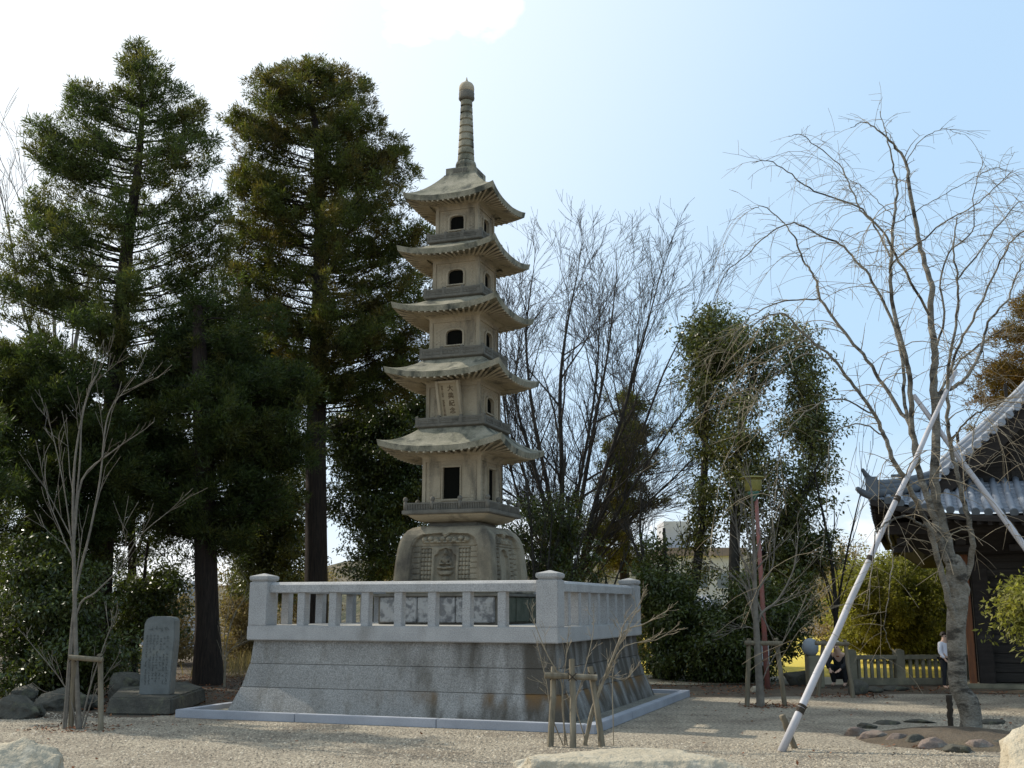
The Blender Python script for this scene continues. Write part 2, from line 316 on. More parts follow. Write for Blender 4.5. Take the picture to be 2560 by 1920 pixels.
def smooth_path(pts, k=4):
    """Catmull-Rom through the points"""
    p = np.asarray(pts, float)
    if len(p) < 3: return p
    q = np.vstack([2*p[0]-p[1], p, 2*p[-1]-p[-2]]); out = []
    for i in range(1, len(q)-2):
        for t in np.linspace(0, 1, k, endpoint=False):
            out.append(.5*((2*q[i])+(-q[i-1]+q[i+1])*t+(2*q[i-1]-5*q[i]+4*q[i+1]-q[i+2])*t*t+(-q[i-1]+3*q[i]-3*q[i+1]+q[i+2])*t**3))
    out.append(p[-1]); return np.array(out)
def sheet(name, poly, z, m, sub=None):
    me = bpy.data.meshes.new(name); me.from_pydata([(x, y, z) for x, y in poly], [], [tuple(range(len(poly)))])
    return tag(link_mesh(name, me, m), kind='structure')
HAL = math.pi/2

# ================================================================== GROUND
sheet('ground', [(-900, -40), (900, -40), (900, 1500), (-900, 1500)], 0, M['soil'])
def wob(pts, amp=.15, n=5):
    out = []
    for i in range(len(pts)):
        a = np.array(pts[i]); b = np.array(pts[(i+1) % len(pts)])
        for k in range(n): out.append(tuple(a+(b-a)*k/n+RNG.uniform(-amp, amp, 2)))
    return out
sheet('gravel_yard', wob([(-30, -30), (30, -30), (30, 19), (14, 20.2), (8, 20.6), (3, 19.7), (1.2, 20.6), (-4, 19.5), (-4.8, 18.2), (-5.1, 16.3), (-8, 16.0), (-12, 15), (-30, 14)], .14, 9), .004, M['gravel'])
sheet('lawn', wob([(-4.5, 26), (30, 23.9), (60, 60), (-4, 60)], .2, 8), .004, M['lawn'])
sheet('path', wob([(1.5, 23), (6.6, 23), (8.5, 23.6), (9, 25), (3.6, 26.2), (1.2, 26)], .1), .008, M['path'])
hv = []; 
for i in range(61):
    x = -260+i*8.6
    for j, (yy, zz) in enumerate(((100, -1), (112, 3.2), (128, 5.8), (150, 6.0), (190, -2))):
        hv.append((x, yy+RNG.uniform(-3, 3), zz*(1+.28*math.sin(i*.45)+.18*math.sin(i*1.3+j)) if zz > 0 else zz))
hf = [(i*5+j, i*5+j+1, (i+1)*5+j+1, (i+1)*5+j) for i in range(60) for j in range(4)]
m_ = MB(); m_.add(hv, hf); tag(m_.build('hill', M['hill'], smooth=True), kind='structure')

M['pebble'] = mat('pebble', (0.36, 0.305, 0.225), (0.22, 0.18, 0.13), (0.5, 0.455, 0.37), scale=3, rough=.9, bump=0, island=.5, s3=9)
def pebbles(n):
    t = RNG.uniform(0, 1, n)**1.4; y = 8.6+t*8.4; x = RNG.uniform(-1, 1, n)*y*.52; k = ~((np.abs(x+.1) < 6) & (y > 14.9-x*.36-.6))
    x, y = x[k], y[k]; n = len(x); r = RNG.uniform(.005, .014, n)*(1+.3*(y/12)); c = np.c_[x, y, r*.25]
    o6 = np.array([[1, 0, 0], [0, 1, 0], [-1, 0, 0], [0, -1, 0], [0, 0, .75], [0, 0, -.75]], float)
    V = (c[:, None, :]+(o6[None]*(1+RNG.uniform(-.3, .3, (n, 6, 1))))*r[:, None, None]); a = RNG.uniform(0, 6.28, n)
    d = V-c[:, None, :]; ca, sa = np.cos(a)[:, None], np.sin(a)[:, None]; V = np.stack([d[..., 0]*ca-d[..., 1]*sa, d[..., 0]*sa+d[..., 1]*ca, d[..., 2]], -1)+c[:, None, :]
    f = np.array([[0, 1, 4], [1, 2, 4], [2, 3, 4], [3, 0, 4]]); Q = (f[None]+np.arange(n)[:, None, None]*6).reshape(-1, 3)
    return tag(np_mesh('loose_gravel', V.reshape(-1, 3), Q, M['pebble']), kind='stuff', label='loose pale gravel stones covering the yard', cat='gravel')
pebbles(60000)
# ================================================================== PODIUM
PX, PY, PSI = -.835, 18.112, -.3454
def pod2world(x, y, z=0): c, s = math.cos(PSI), math.sin(PSI); return np.array([PX+c*x-s*y, PY+s*x+c*y, z])
KH = 3.09
kerb = empty('stone_kerb', (PX, PY, 0), PSI, 'low bluish granite kerb laid in a square on the gravel around the platform', 'kerb')
for k in range(4):
    m_ = MB(); xs = [-KH, -1.15, .95, KH-.14] 
    for a, b in zip(xs[:-1], xs[1:]): m_.b2(a+(.003 if a > -KH else 0), b-.003, -KH, -KH+.14, 0, .115)
    o = m_.build('kerb_stone', M['granite_kerb'], kerb, bevel=.008); o.rotation_euler = (0, 0, k*HAL)
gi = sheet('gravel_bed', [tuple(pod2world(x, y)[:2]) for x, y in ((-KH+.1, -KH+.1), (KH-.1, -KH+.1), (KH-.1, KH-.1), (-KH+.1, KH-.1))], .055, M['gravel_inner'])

pod = empty('stone_platform', (PX, PY, 0), PSI, 'square grey granite platform with battered sides, stone slab and railing under the pagoda', 'platform')
def stain_wall(m):
    t = m.node_tree; L = t.links.new; b = t.nodes['Principled BSDF']; src = b.inputs['Base Color'].links[0].from_socket
    tcn = t.nodes.new('ShaderNodeTexCoord'); sx = t.nodes.new('ShaderNodeSeparateXYZ'); L(tcn.outputs['Object'], sx.inputs[0])
    mp_ = t.nodes.new('ShaderNodeMapping'); mp_.inputs['Scale'].default_value = (2.6, 2.6, .55); L(tcn.outputs['Object'], mp_.inputs[0])
    n = t.nodes.new('ShaderNodeTexNoise'); n.inputs['Scale'].default_value = 1.5; n.inputs['Detail'].default_value = 7; L(mp_.outputs[0], n.inputs[0])
    def mr(s_, a, bb, c0=0, c1=1):
        r = t.nodes.new('ShaderNodeMapRange'); r.inputs[1].default_value = a; r.inputs[2].default_value = bb; r.inputs[3].default_value = c0; r.inputs[4].default_value = c1; L(s_, r.inputs[0]); return r.outputs[0]
    def mul(a, b_, op='MULTIPLY'):
        q = t.nodes.new('ShaderNodeMath'); q.operation = op; L(a, q.inputs[0]); L(b_, q.inputs[1]); return q.outputs[0]
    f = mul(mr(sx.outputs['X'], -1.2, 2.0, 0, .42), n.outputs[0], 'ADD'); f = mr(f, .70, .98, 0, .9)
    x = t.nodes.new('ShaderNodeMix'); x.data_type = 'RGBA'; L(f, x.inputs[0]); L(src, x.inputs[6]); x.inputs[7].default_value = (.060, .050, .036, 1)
    # rusty seep below the second joint
    g = mul(mul(mr(sx.outputs['Z'], .18, .395), mr(sx.outputs['Z'], .42, .40)), mul(mr(sx.outputs['X'], -.6, 1.2), mr(n.outputs[0], .42, .6)))
    x2 = t.nodes.new('ShaderNodeMix'); x2.data_type = 'RGBA'; L(g, x2.inputs[0]); L(x.outputs[2], x2.inputs[6]); x2.inputs[7].default_value = (.17, .095, .035, 1)
    L(x2.outputs[2], b.inputs['Base Color'])
stain_wall(M['granite_wall'])
def course(z0, z1, a0, a1, n, mt):
    m_ = MB(); pr = []
    for i in range(n+1):
        t = i/n; pr.append((a0+(a1-a0)*t, z0+(z1-z0)*t))
    return m_.sq([(a0+.0, z0)]+pr[1:-1]+[(a1, z1)])
for z0, z1, a0, a1 in ((.0, .40, 2.600, 2.446), (.404, .728, 2.440, 2.366), (.732, 1.07, 2.360, 2.330)):
    course(z0, z1, a0, a1, 3, None).build('wall_course', M['granite_wall'], pod, bevel=.006, ang=40)
MB().sq([(2.412, 1.066), (2.412, 1.274)]).build('slab', M['granite'], pod, bevel=.012)
MB().sq([(2.36, 1.26), (2.36, 1.2785)]).build('floor', M['stone_floor'], pod)
PH = .155
def post_mb():
    m_ = MB(); m_.sq([(PH, 1.274), (PH, 1.905)]); m_.sq([(PH-.022, 1.90), (PH-.022, 1.935)])
    m_.sq([(PH-.006, 1.925), (PH+.006, 1.94), (PH+.006, 1.992), (.012, 2.035)]); return m_
post = post_mb().build('corner_post', M['granite'], pod, bevel=.009)
pc = 2.412-PH-.008
post.location = (-pc, -pc, 0)
for sx, sy in ((1, -1), (1, 1), (-1, 1)): dup(post, pod, loc=(sx*pc, sy*pc, 0))
inn = pc-PH
m_ = MB(); pr_ = [(-.088, 1.752), (.088, 1.752), (.088, 1.862), (.055, 1.893), (0, 1.905), (-.055, 1.893), (-.088, 1.862)]
m_.add([(-inn, y, z) for y, z in pr_]+[(inn, y, z) for y, z in pr_], [tuple(range(7)), tuple(range(7, 14))[::-1]]+[(i, (i+1) % 7, 7+(i+1) % 7, 7+i) for i in range(7)])
rail = m_.build('handrail', M['granite'], pod, bevel=.004, ang=50)
for k in range(4):
    o = rail if k == 0 else dup(rail, pod)
    o.rotation_euler = (0, 0, k*HAL); v = Matrix.Rotation(k*HAL, 3, 'Z') @ Vector((0, -pc, 0)); o.location = v
bal = MB().b2(-.062, .062, -.068, .068, 1.272, 1.756).build('baluster', M['granite'], pod, bevel=.007)
first = True
for k in range(4):
    for i in range(7):
        v = Matrix.Rotation(k*HAL, 3, 'Z') @ Vector((-inn+(i+1)*2*inn/8, -pc, 0))
        o = bal if first else dup(bal, pod); first = False
        o.rotation_euler = (0, 0, k*HAL); o.location = v

# ================================================================== PAGODA
pg = empty('stone_pagoda', (PX+.03, PY, 1.2785), PSI, 'tall five-storey weathered stone pagoda with ringed spire standing on the railed granite platform', 'pagoda')
ZB = 1.2785
def L(m_, name, mt, parent=pg, **k): return m_.build(name, mt, parent, origin=(0, 0, ZB), **k)
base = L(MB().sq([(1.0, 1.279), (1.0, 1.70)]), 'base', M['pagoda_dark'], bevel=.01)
for k in range(4):
    for i in range(3):
        w = .62; x0 = -1.0+.045+i*.638
        o = L(MB().b2(x0, x0+.625, -1.04, -.99, 1.31, 1.695), 'base_panel', M['rough_panel'] if k in (0, 3) else M['shaded_algae_panel'], base, bevel=.012)
        o.matrix_parent_inverse = Matrix.Identity(4); o.rotation_euler = (0, 0, k*HAL)
L(MB().sq([(1.07, 1.70), (1.07, 1.745)]), 'ledge', M['pagoda_dark'], bevel=.008)
L(MB().sq([(.93, 1.745), (.90, 1.925)]), 'step', M['pedestal'], bevel=.015)
# --- carved pedestal: a height field on each face
def sm(x, a, b): t = np.clip((x-a)/(b-a), 0, 1); return t*t*(3-2*t)
def pedestal_face(k, rich=True):
    nu, nv = 190, 170
    prof = np.array([(.845, 1.925), (.835, 2.1), (.82, 2.27), (.80, 2.45), (.775, 2.57), (.74, 2.66), (.69, 2.735), (.62, 2.785), (.52, 2.815), (.40, 2.822)])
    L_ = np.concatenate([[0], np.cumsum(np.linalg.norm(np.diff(prof, axis=0), axis=1))]); tt = np.linspace(0, L_[-1], nv)
    A = np.interp(tt, L_, prof[:, 0]); Z = np.interp(tt, L_, prof[:, 1])
    u = np.linspace(-1, 1, nu); U, _ = np.meshgrid(u, tt); A2 = np.repeat(A[:, None], nu, 1); Z2 = np.repeat(Z[:, None], nu, 1)
    X = U*A2; Y = -A2.copy()
    # rounded vertical edges
    e = np.clip((np.abs(U)*A2-(A2-.07))/.07, 0, 1); rr = .07*(1-np.sqrt(np.clip(1-e*e, 0, 1)))*.42
    Y += rr; X -= np.sign(U)*rr*.999*(e >= 1)+np.sign(U)*rr*(e < 1)*e*0
    X = np.where(np.abs(U) >= .999, np.sign(U)*(A2-.07*.42), X)
    # panel shape in metres
    x = X; z = Z2; D = np.zeros_like(x)
    half = np.interp(z, [1.925, 2.45, 2.60, 2.665, 2.69], [.60, .555, .49, .38, 0])
    cusp = 2.70-.07*np.exp(-(x/.06)**2)
    top = np.where(z < cusp, 1, 0)
    inside = np.minimum(sm(half-np.abs(x), 0, .02), sm(cusp-z, 0.0, .02))
    edge = np.minimum(sm(half+.03-np.abs(x), 0, .015), sm(cusp+.03-z, 0, .015))
    D -= .012*edge+.040*inside
    def rect(x0, x1, z0, z1, s=.008): return np.minimum.reduce([sm(x, x0-s, x0), 1-sm(x, x1, x1+s), sm(z, z0-s, z0), 1-sm(z, z1, z1+s)])
    # groove between frieze and lower part
    D -= .012*rect(-.55, .55, 2.475, 2.483)
    for sg in (-1, 1):
        # block courses at the outer side
        for zz in np.arange(1.96, 2.45, .085): D -= .012*rect(min(sg*.43, sg*.54), max(sg*.43, sg*.54), zz, zz+.006)
        D -= .014*rect(min(sg*.415, sg*.425), max(sg*.415, sg*.425), 1.93, 2.47)
        # lattice
        for i in range(4):
            D -= .016*rect(sg*.24+sg*.055*i-.004, sg*.24+sg*.055*i+.004, 1.96, 2.44)
        for zz in np.arange(1.96, 2.46, .068):
            D -= .016*rect(min(sg*.235, sg*.41), max(sg*.235, sg*.41), zz, zz+.008)
    # niche
    nh = np.interp(z, [1.93, 2.33, 2.36, 2.42, 2.45], [.19, .19, .14, .11, 0]); niche = sm(nh-np.abs(x), 0, .015)*(z < 2.46)
    D -= .030*niche
    def blob(cx, cz, rx, rz, h): q = ((x-cx)/rx)**2+((z-cz)/rz)**2; return h*np.sqrt(np.clip(1-q, 0, 1))
    B = [blob(0, 2.375, .030, .042, .050), blob(0, 2.418, .015, .016, .045), blob(0, 2.325, .020, .03, .022), blob(0, 2.262, .062, .062, .034), blob(-.066, 2.275, .026, .032, .03), blob(.066, 2.275, .026, .032, .03),
         blob(-.088, 2.222, .020, .05, .03), blob(.088, 2.222, .020, .05, .03), blob(-.05, 2.205, .045, .015, .048), blob(.05, 2.205, .045, .015, .048), blob(-.075, 2.145, .070, .026, .046), blob(.075, 2.145, .070, .026, .046),
         blob(0, 2.135, .06, .022, .052), blob(0, 2.075, .135, .034, .040), blob(0, 2.052, .115, .034, .046), blob(0, 1.975, .055, .05, .03)]
    if not rich: B = []
    R = np.max(np.stack(B+[np.zeros_like(x)]), 0)
    # frieze of figures and clouds
    FR = [blob(-.36+i*.103, 2.585+.018*math.sin(i*2.3), .048, .046, .05) for i in range(8)]+[blob(-.33+i*.11, 2.545, .06, .022, .035) for i in range(7)]
    FR += [blob(-.36+i*.103+.01*math.sin(i*5), 2.60, .020, .022, .062) for i in range(8)]
    R2 = np.max(np.stack(FR), 0)
    if not rich: R2 *= .5
    D += R+R2; D = np.where(D < 0, D*1.7, D*1.25)
    Y = Y - D   # outward is -Y
    V = np.stack([X, Y, Z2-ZB], -1).reshape(-1, 3)
    i, j = np.meshgrid(np.arange(nv-1), np.arange(nu-1), indexing='ij'); a = i*nu+j
    Q = np.stack([a, a+1, a+nu+1, a+nu], -1).reshape(-1, 4)
    ca, sa = math.cos(k*HAL), math.sin(k*HAL)
    V = np.stack([V[:, 0]*ca-V[:, 1]*sa, V[:, 0]*sa+V[:, 1]*ca, V[:, 2]], -1)
    return V, Q
Vs = []; Qs = []; n_ = 0
for k in range(4):
    V, Q = pedestal_face(k, k != 1 and k != 3); Vs.append(V); Qs.append(Q+n_); n_ += len(V)
np_mesh('carved_pedestal', np.concatenate(Vs), np.concatenate(Qs), M['pedestal'], pg, smooth=False)
L(MB().sq([(.42, 2.80), (.42, 2.875)]), 'neck', M['pagoda_dark'], bevel=.01)
L(MB().sq([(.46, 2.872), (.52, 2.882), (.60, 2.915), (.665, 2.955), (.70, 2.995)], rnd=.06), 'flared_bowl', M['pagoda'], bevel=0)

def four(build_one, parent):
    """one part, repeated on the four sides"""
    o = build_one()
    for k in range(1, 4): dup(o, parent, rz=k*HAL)
    return o
# --- storeys
#          body a, z0,   z1,    roof tip a, tip z, balcony a, zb,   parapet top
ST = [(.509, 3.06, 3.905, 1.071, 4.182, .752, 2.985, 3.20),
      (.478, 4.44, 5.138, 1.008, 5.389, .612, 4.395, 4.585),
      (.448, 5.60, 6.238, .936, 6.491, .575, 5.545, 5.745),
      (.418, 6.62, 7.270, .882, 7.479, .537, 6.585, 6.775),
      (.390, 7.60, 8.220, .818, 8.424, .505, 7.565, 7.750)]
def arch_pts(w, z0, z1, square=False, n=9):
    if square: return [(-w, z0), (w, z0), (w, z1), (-w, z1)]
    pts = [(-w, z0), (w, z0)]
    hz = z1-w*.62
    for i in range(n+1):
        t = i/n*math.pi; ex = .72
        cx = abs(math.cos(t))**ex*(1 if math.cos(t) >= 0 else -1); sz = math.sin(t)**ex if math.sin(t) > 0 else 0
        pts.append((w*cx, hz+(z1-hz)*sz))
    return pts
def side_wall(a, z0, z1, s):
    """one storey wall with opening, frame and reveals (front side, y = -a); returns wall mesh builder, opening"""
    H = z1-z0; sq = (s == 0)
    w = .150 if sq else .150*a/.45
    oz0 = z0+.18 if sq else z1-.19-.255*a/.45; oz1 = z1-.155 if sq else z1-.19*a/.45
    op = arch_pts(w, oz0, oz1, sq)
    m_ = MB()
    # wall surface: polygon between outer rectangle and the opening, built as quads column-wise
    def plate(x0, x1, za, zb, y0, y1): m_.b2(x0, x1, y0, y1, za, zb)
    n = len(op)
    # fan: connect opening points to rectangle boundary by radial projection
    cx, cz = 0, (oz0+oz1)/2; R = []
    ax = a-.055; zt, zl = z1-.05, z0+.03
    for x, z in op:
        dx, dz = x-cx, z-cz; k = min(ax/abs(dx) if abs(dx) > 1e-6 else 1e9, ((zt-cz) if dz > 0 else (cz-zl))/abs(dz) if abs(dz) > 1e-6 else 1e9)
        R.append((cx+dx*k, cz+dz*k))
    y = -a+.022
    # add rectangle corners
    ring = list(zip(op, R)); extra = []
    V = []; Fs = []
    for i in range(n):
        o1, r1 = ring[i]; o2, r2 = ring[(i+1) % n]
        b = len(V)
        poly = [o1, r1]
        # corner between r1 and r2 if on different sides
        def sd_(p): return 0 if abs(p[1]-zl) < 1e-5 else (2 if abs(p[1]-zt) < 1e-5 else (1 if p[0] > 0 else 3))
        s1, s2 = sd_(r1), sd_(r2)
        cn = {(0, 1): [(ax, zl)], (1, 2): [(ax, zt)], (2, 3): [(-ax, zt)], (3, 0): [(-ax, zl)], (1, 3): [(ax, zt), (-ax, zt)], (3, 1): [(-ax, zl), (ax, zl)], (0, 2): [(ax, zl), (ax, zt)], (2, 0): [(-ax, zt), (-ax, zl)]}.get((s1, s2), [])
        poly += cn + [r2, o2]
        V += [(p[0], y, p[1]) for p in poly]; Fs.append(tuple(range(b, b+len(poly))))
    m_.add(V, Fs)
    # pilasters, lintel, sill
    plate(-a, -a+.058, z0, z1, -a, -a+.06); plate(a-.058, a-.004, z0, z1, -a, -a+.06)
    plate(-a+.058, a-.058, z1-.052, z1, -a, -a+.06); plate(-a+.058, a-.058, z0, z0+.032, -a, -a+.06)
    # moulded surround
    k = len(op); outer = []
    t = .026
    for x, z in op:
        dx, dz = x-cx, z-cz; l = math.hypot(dx, dz); outer.append((x+dx/l*t*1.3, z+dz/l*t*1.3))
    V = [(x, -a-.006, z) for x, z in op]+[(x, -a-.006, z) for x, z in outer]+[(x, -a+.05, z) for x, z in outer]+[(x, -a+.06, z) for x, z in op]
    Fs = []
    for i in range(k):
        j = (i+1) % k
        Fs += [(i, j, k+j, k+i), (k+i, k+j, 2*k+j, 2*k+i), (i, j, 3*k+j, 3*k+i)]
    m_.add(V, Fs)
    return m_, op, (w, oz0, oz1, ax, zl, zt)
def relief(a, info, s):
    """shallow carved diamond diaper on the wall panels"""
    w, oz0, oz1, ax, zl, zt = info; m_ = MB(); st = .062; y = -a+.020
    def okp(x, z):
        if abs(x) > ax-.015 or z < zl+.01 or z > zt-.015: return False
        if abs(x) < w+.05 and z < oz1+.045: return False
        return True
    for i in range(-12, 13):
        for j in range(0, 26):
            x = i*st; z = zl+j*st*.5; 
            if (i+j) % 2: continue
            for dx, dz in ((st, st*.5), (st, -st*.5)):
                if okp(x, z) and okp(x+dx, z+dz): m_.bar((x, y, z), (x+dx*.93, y, z+dz*.93),   .011, .024)
    if s == 0:
        for sg in (-1, 1): m_.b2(min(sg*.19, sg*.335), max(sg*.19, sg*.335), -a+.008, -a+.03, oz0+.02, oz1-.01)
        for sg in (-1, 1):
            for r in range(7): m_.b2(min(sg*.205, sg*.32), max(sg*.205, sg*.32), -a+.004, -a+.012, oz0+.05+r*.07, oz0+.085+r*.07)
    return m_
def roof_builder(a, ztip, ztop, atop, seg=14):
    """curved hip roof with a thick fascia and upturned corners"""
    lift = .138*a/1.0; th = .088
    m_ = MB(); rows = 9
    def edge_z(t): return ztip-lift+lift*abs(t)**2.6           # t -1..1 along the side
    V = []; per = []
    ts = [math.copysign(abs(v)**.85, v) for v in np.linspace(-1, 1, seg+1)]
    grid = {}
    for k in range(4):
        for r in range(rows+1):
            q = r/rows
            for i, t in enumerate(ts):
                if i == seg: continue
                ar = a+(atop-a)*q
                zc = ztip-lift+(ztop-(ztip-lift))*(q**1.55*.75+q*.25)
                z = zc + (edge_z(t)-(ztip-lift))*(1-q)**1.8
                x, y = t*ar, -ar*(1-.035*(1-t*t)*(1-q))
                ca, sa = math.cos(k*HAL), math.sin(k*HAL)
                grid[(k, i, r)] = len(V); V.append((x*ca-y*sa, x*sa+y*ca, z))
    def g(k, i, r): return grid[((k+1) % 4, 0, r)] if i == seg else grid[(k, i, r)]
    Fs = [(g(k, i, r), g(k, i+1, r), g(k, i+1, r+1), g(k, i, r+1)) for k in range(4) for i in range(seg) for r in range(rows)]
    # fascia and underside
    nb = len(V); low = {}
    for k in range(4):
        for i, t in enumerate(ts):
            if i == seg: continue
            ca, sa = math.cos(k*HAL), math.sin(k*HAL)
            y0 = -(a-.018)*(1-.035*(1-t*t)); x, y = t*(a-.018), y0
            low[(k, i, 0)] = len(V); V.append((x*ca-y*sa, x*sa+y*ca, edge_z(t)-th-.012*abs(t)**3))
            a2 = a-.10; x, y = t*a2, -a2*(1-.03*(1-t*t))
            low[(k, i, 1)] = len(V); V.append((x*ca-y*sa, x*sa+y*ca, edge_z(t)*.92+.08*(ztip-lift)-th+.012))
            a3 = a*.60; x, y = t*a3, -a3
            low[(k, i, 2)] = len(V); V.append((x*ca-y*sa, x*sa+y*ca, ztip-lift-th+.035+.01))
    def h(k, i, r): return low[((k+1) % 4, 0, r)] if i == seg else low[(k, i, r)]
    for k in range(4):
        for i in range(seg):
            Fs.append((g(k, i, 0), g(k, i+1, 0), h(k, i+1, 0), h(k, i, 0)))
            for r in (0, 1): Fs.append((h(k, i, r), h(k, i+1, r), h(k, i+1, r+1), h(k, i, r+1)))
    Fs.append(tuple(g(k, 0, rows) for k in range(4)))
    m_.add(V, Fs)
    return m_, edge_z, lift, th
for s, (ba, z0, z1, ra, zt, la, zb, zp) in enumerate(ST):
    # balcony
    if s == 0:
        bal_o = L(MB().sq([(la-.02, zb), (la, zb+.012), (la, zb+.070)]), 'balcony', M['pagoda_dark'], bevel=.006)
        m_ = MB().b2(-la+.06, la-.06, -la+.025, -la+.055, zb+.165, zb+.19)
        for i in range(48): x = -la+.075+i*(2*la-.15)/47; m_.b2(x-.007, x+.007, -la+.028, -la+.05, zb+.07, zb+.167)
        m_.b2(-la+.05, la-.05, -la+.046, -la+.062, zb+.07, zb+.165)
        four(lambda: L(m_, 'balcony_slats', M['pagoda_dark'], bal_o), bal_o)
        firstp = None
        for k in range(4):
            for i in range(3):
                x = -la+.045+i*(2*la-.09)/3
                if firstp is None:
                    m_ = MB(); m_.lathe([(.030, zb+.06), (.030, zb+.20), (.022, zb+.21), (.036, zb+.222), (.040, zb+.245), (.034, zb+.268), (.012, zb+.285)], n=14)
                    firstp = L(m_, 'post', M['pagoda_dark'], bal_o, smooth=True); o = firstp
                else: o = dup(firstp, bal_o)
                o.location = Matrix.Rotation(k*HAL, 3, 'Z') @ Vector((x, -la+.045, 0))
    else:
        hp = zp-zb
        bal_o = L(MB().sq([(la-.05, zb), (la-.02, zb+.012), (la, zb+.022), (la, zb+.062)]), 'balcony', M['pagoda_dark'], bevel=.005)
        m_ = MB().b2(-la+.01, la-.045, -la+.012, -la+.042, zb+.06, zp-.028)
        m_.b2(-la+.05, la-.05, -la+.006, -la+.046, zp-.052, zp-.022)
        for q in range(3):
            x0 = -la+.09+q*(2*la-.15)/3; x1 = x0+(2*la-.15)/3-.05
            for zz in (zb+.075, zp-.075): m_.b2(x0, x1, -la+.004, -la+.014, zz, zz+.010)
            for xx in np.linspace(x0+.01, x1-.01, 5): m_.b2(xx-.004, xx+.004, -la+.005, -la+.014, zb+.09, zp-.08)
        four(lambda: L(m_, 'parapet', M['pagoda_dark'], bal_o), bal_o)
        firstp = None
        for k in range(4):
            for i in range(3):
                x = -la+.03+i*(2*la-.06)/3
                if firstp is None:
                    firstp = L(MB().sq([(.026, zb+.055), (.026, zp), (.018, zp+.008)]), 'post', M['pagoda_dark'], bal_o, bevel=.003); o = firstp
                else: o = dup(firstp, bal_o)
                o.location = Matrix.Rotation(k*HAL, 3, 'Z') @ Vector((x, -la+.03, 0))
    # body
    body = L(MB().sq([(ba-.10, z0), (ba-.10, z1)]), 'storey', M['pagoda'])
    wm, op, info = side_wall(ba, z0, z1, s)
    four(lambda: L(wm, 'wall', M['pagoda'], body), body)
    rm = relief(ba, info, s)
    four(lambda: L(rm, 'carved_diaper', M['pagoda'], body), body)
    w, oz0, oz1, *_ = info
    sm_ = MB(); V = [(x*1.02, -ba+.055, z) for x, z in op]; sm_.add(V, [tuple(range(len(V)))])
    four(lambda: L(sm_, 'window', M['screen'], body), body)
    # cornice flaring to the rafters
    L(MB().sq([(ba+.006, z1-.004), (ba+.012, z1+.02), (ba+.12, z1+.062), (ba+.12, z1+.085)]), 'cornice', M['pagoda'], bevel=.004)
    nxt = ST[s+1] if s < 4 else None
    ztop = (nxt[6]+.004) if nxt else 8.84
    atop = (nxt[5]-.055) if nxt else .292
    rb, ez, lift, th = roof_builder(ra, zt, ztop, atop)
    roof = L(rb, 'roof', M['pagoda_roof'], bevel=0)
    # rafters
    m_ = MB(); n = 15
    for i in range(n):
        t = -1+2*(i+.5)/n; t *= .95
        xo = t*(ra-.05); xi = t*(ba+.13); zo = ez(t)-th-.012; zi = zt-lift-th+.012
        m_.bar((xi, -(ba+.10), zi), (xo, -(ra-.045), zo), .026*ra+.006, .022)
    four(lambda: L(m_, 'rafters', M['pagoda'], roof), roof)
# plaque on the second storey
s = 1; ba, z0, z1 = ST[1][0], ST[1][1], ST[1][2]
pq = bpy.data.objects.new('plaque', None); C.objects.link(pq); pq.parent = pg
pq.location = (-.012, -ba-.012, 4.585-ZB); pq.rotation_euler = (math.radians(19), 0, 0)
pq['label'] = 'framed stone name plaque with carved writing, leaning out under the second eave'
PW, PHH = .165, .565
m_ = MB(); m_.b2(-PW, PW, -.012, .03, 0, PHH)
face = m_.build('plaque_face', M['plaque'], pq, bevel=.003)
m_ = MB(); m_.b2(-PW-.042, -PW+.004, -.055, .034, -.03, PHH+.03); m_.b2(PW-.004, PW+.042, -.055, .034, -.03, PHH+.03)
m_.b2(-PW+.004, PW-.004, -.052, .034, -.03, .012); m_.b2(-PW+.004, PW-.004, -.052, .034, PHH-.012, PHH+.03)
m_.build('plaque_frame', M['pagoda'], pq, bevel=.006)
def text_mesh(txt, size, x, z, parent, vertical=True, pitch=1.0, y=-.0125, name='inscription', extr=.0012):
    cu = bpy.data.curves.new('t', 'FONT'); cu.body = '\n'.join(txt) if vertical else txt
    cu.size = size; cu.align_x = 'CENTER'; cu.space_line = pitch; cu.extrude = extr; cu.offset = size*.012
    o = bpy.data.objects.new('t', cu); C.objects.link(o)
    dg = bpy.context.evaluated_depsgraph_get(); dg.update()
    me = bpy.data.meshes.new_from_object(o.evaluated_get(dg)); bpy.data.objects.remove(o); bpy.data.curves.remove(cu)
    me.transform(Matrix.Rotation(HAL, 4, 'X')); me.materials.clear()
    n = bpy.data.objects.new(name, me); me.materials.append(M['letter']); C.objects.link(n); n.parent = parent; n.location = (x, y, z)
    return n
text_mesh('大典紀念', .108, .035, PHH-.140, pq, pitch=1.14)
text_mesh('昭和三紀年', .040, -.105, PHH-.085, pq, pitch=1.0)
text_mesh('佐讃岡日會之團', .040, -.105, PHH-.32, pq, pitch=.98)
# finial
fin = L(MB().sq([(.30, 8.825), (.292, 8.855), (.268, 8.862), (.268, 8.985)]), 'spire', M['pagoda_roof'], bevel=.006)
m_ = MB()
for k in range(4):
    for i in range(5):
        for r in (0,): pass
mm = MB()
for i in range(6): mm.box(((-.11+i*.044), -.270, 8.925), (.014, .006, .036))
four(lambda: L(mm, 'carved_petals', M['pagoda_dark'], fin), fin)
L(MB().lathe([(.17, 8.985), (.182, 9.02), (.165, 9.075), (.17, 9.08), (.165, 9.12), (.15, 9.165)], n=48, ripple=.10, rn=16), 'lotus_base', M['pagoda_roof'], fin, smooth=True)
pr = []; nR = 9; zA, zC = 9.16, 10.335
for i in range(nR):
    za = zA+(zC-zA)*i/nR; zb_ = zA+(zC-zA)*(i+1)/nR; r = .146-.048*i/nR; 
    pr += [(r-.026, za), (r-.022, za+.012), (r+.002, za+.024), (r-.002, zb_-.016), (r-.028, zb_-.004)]
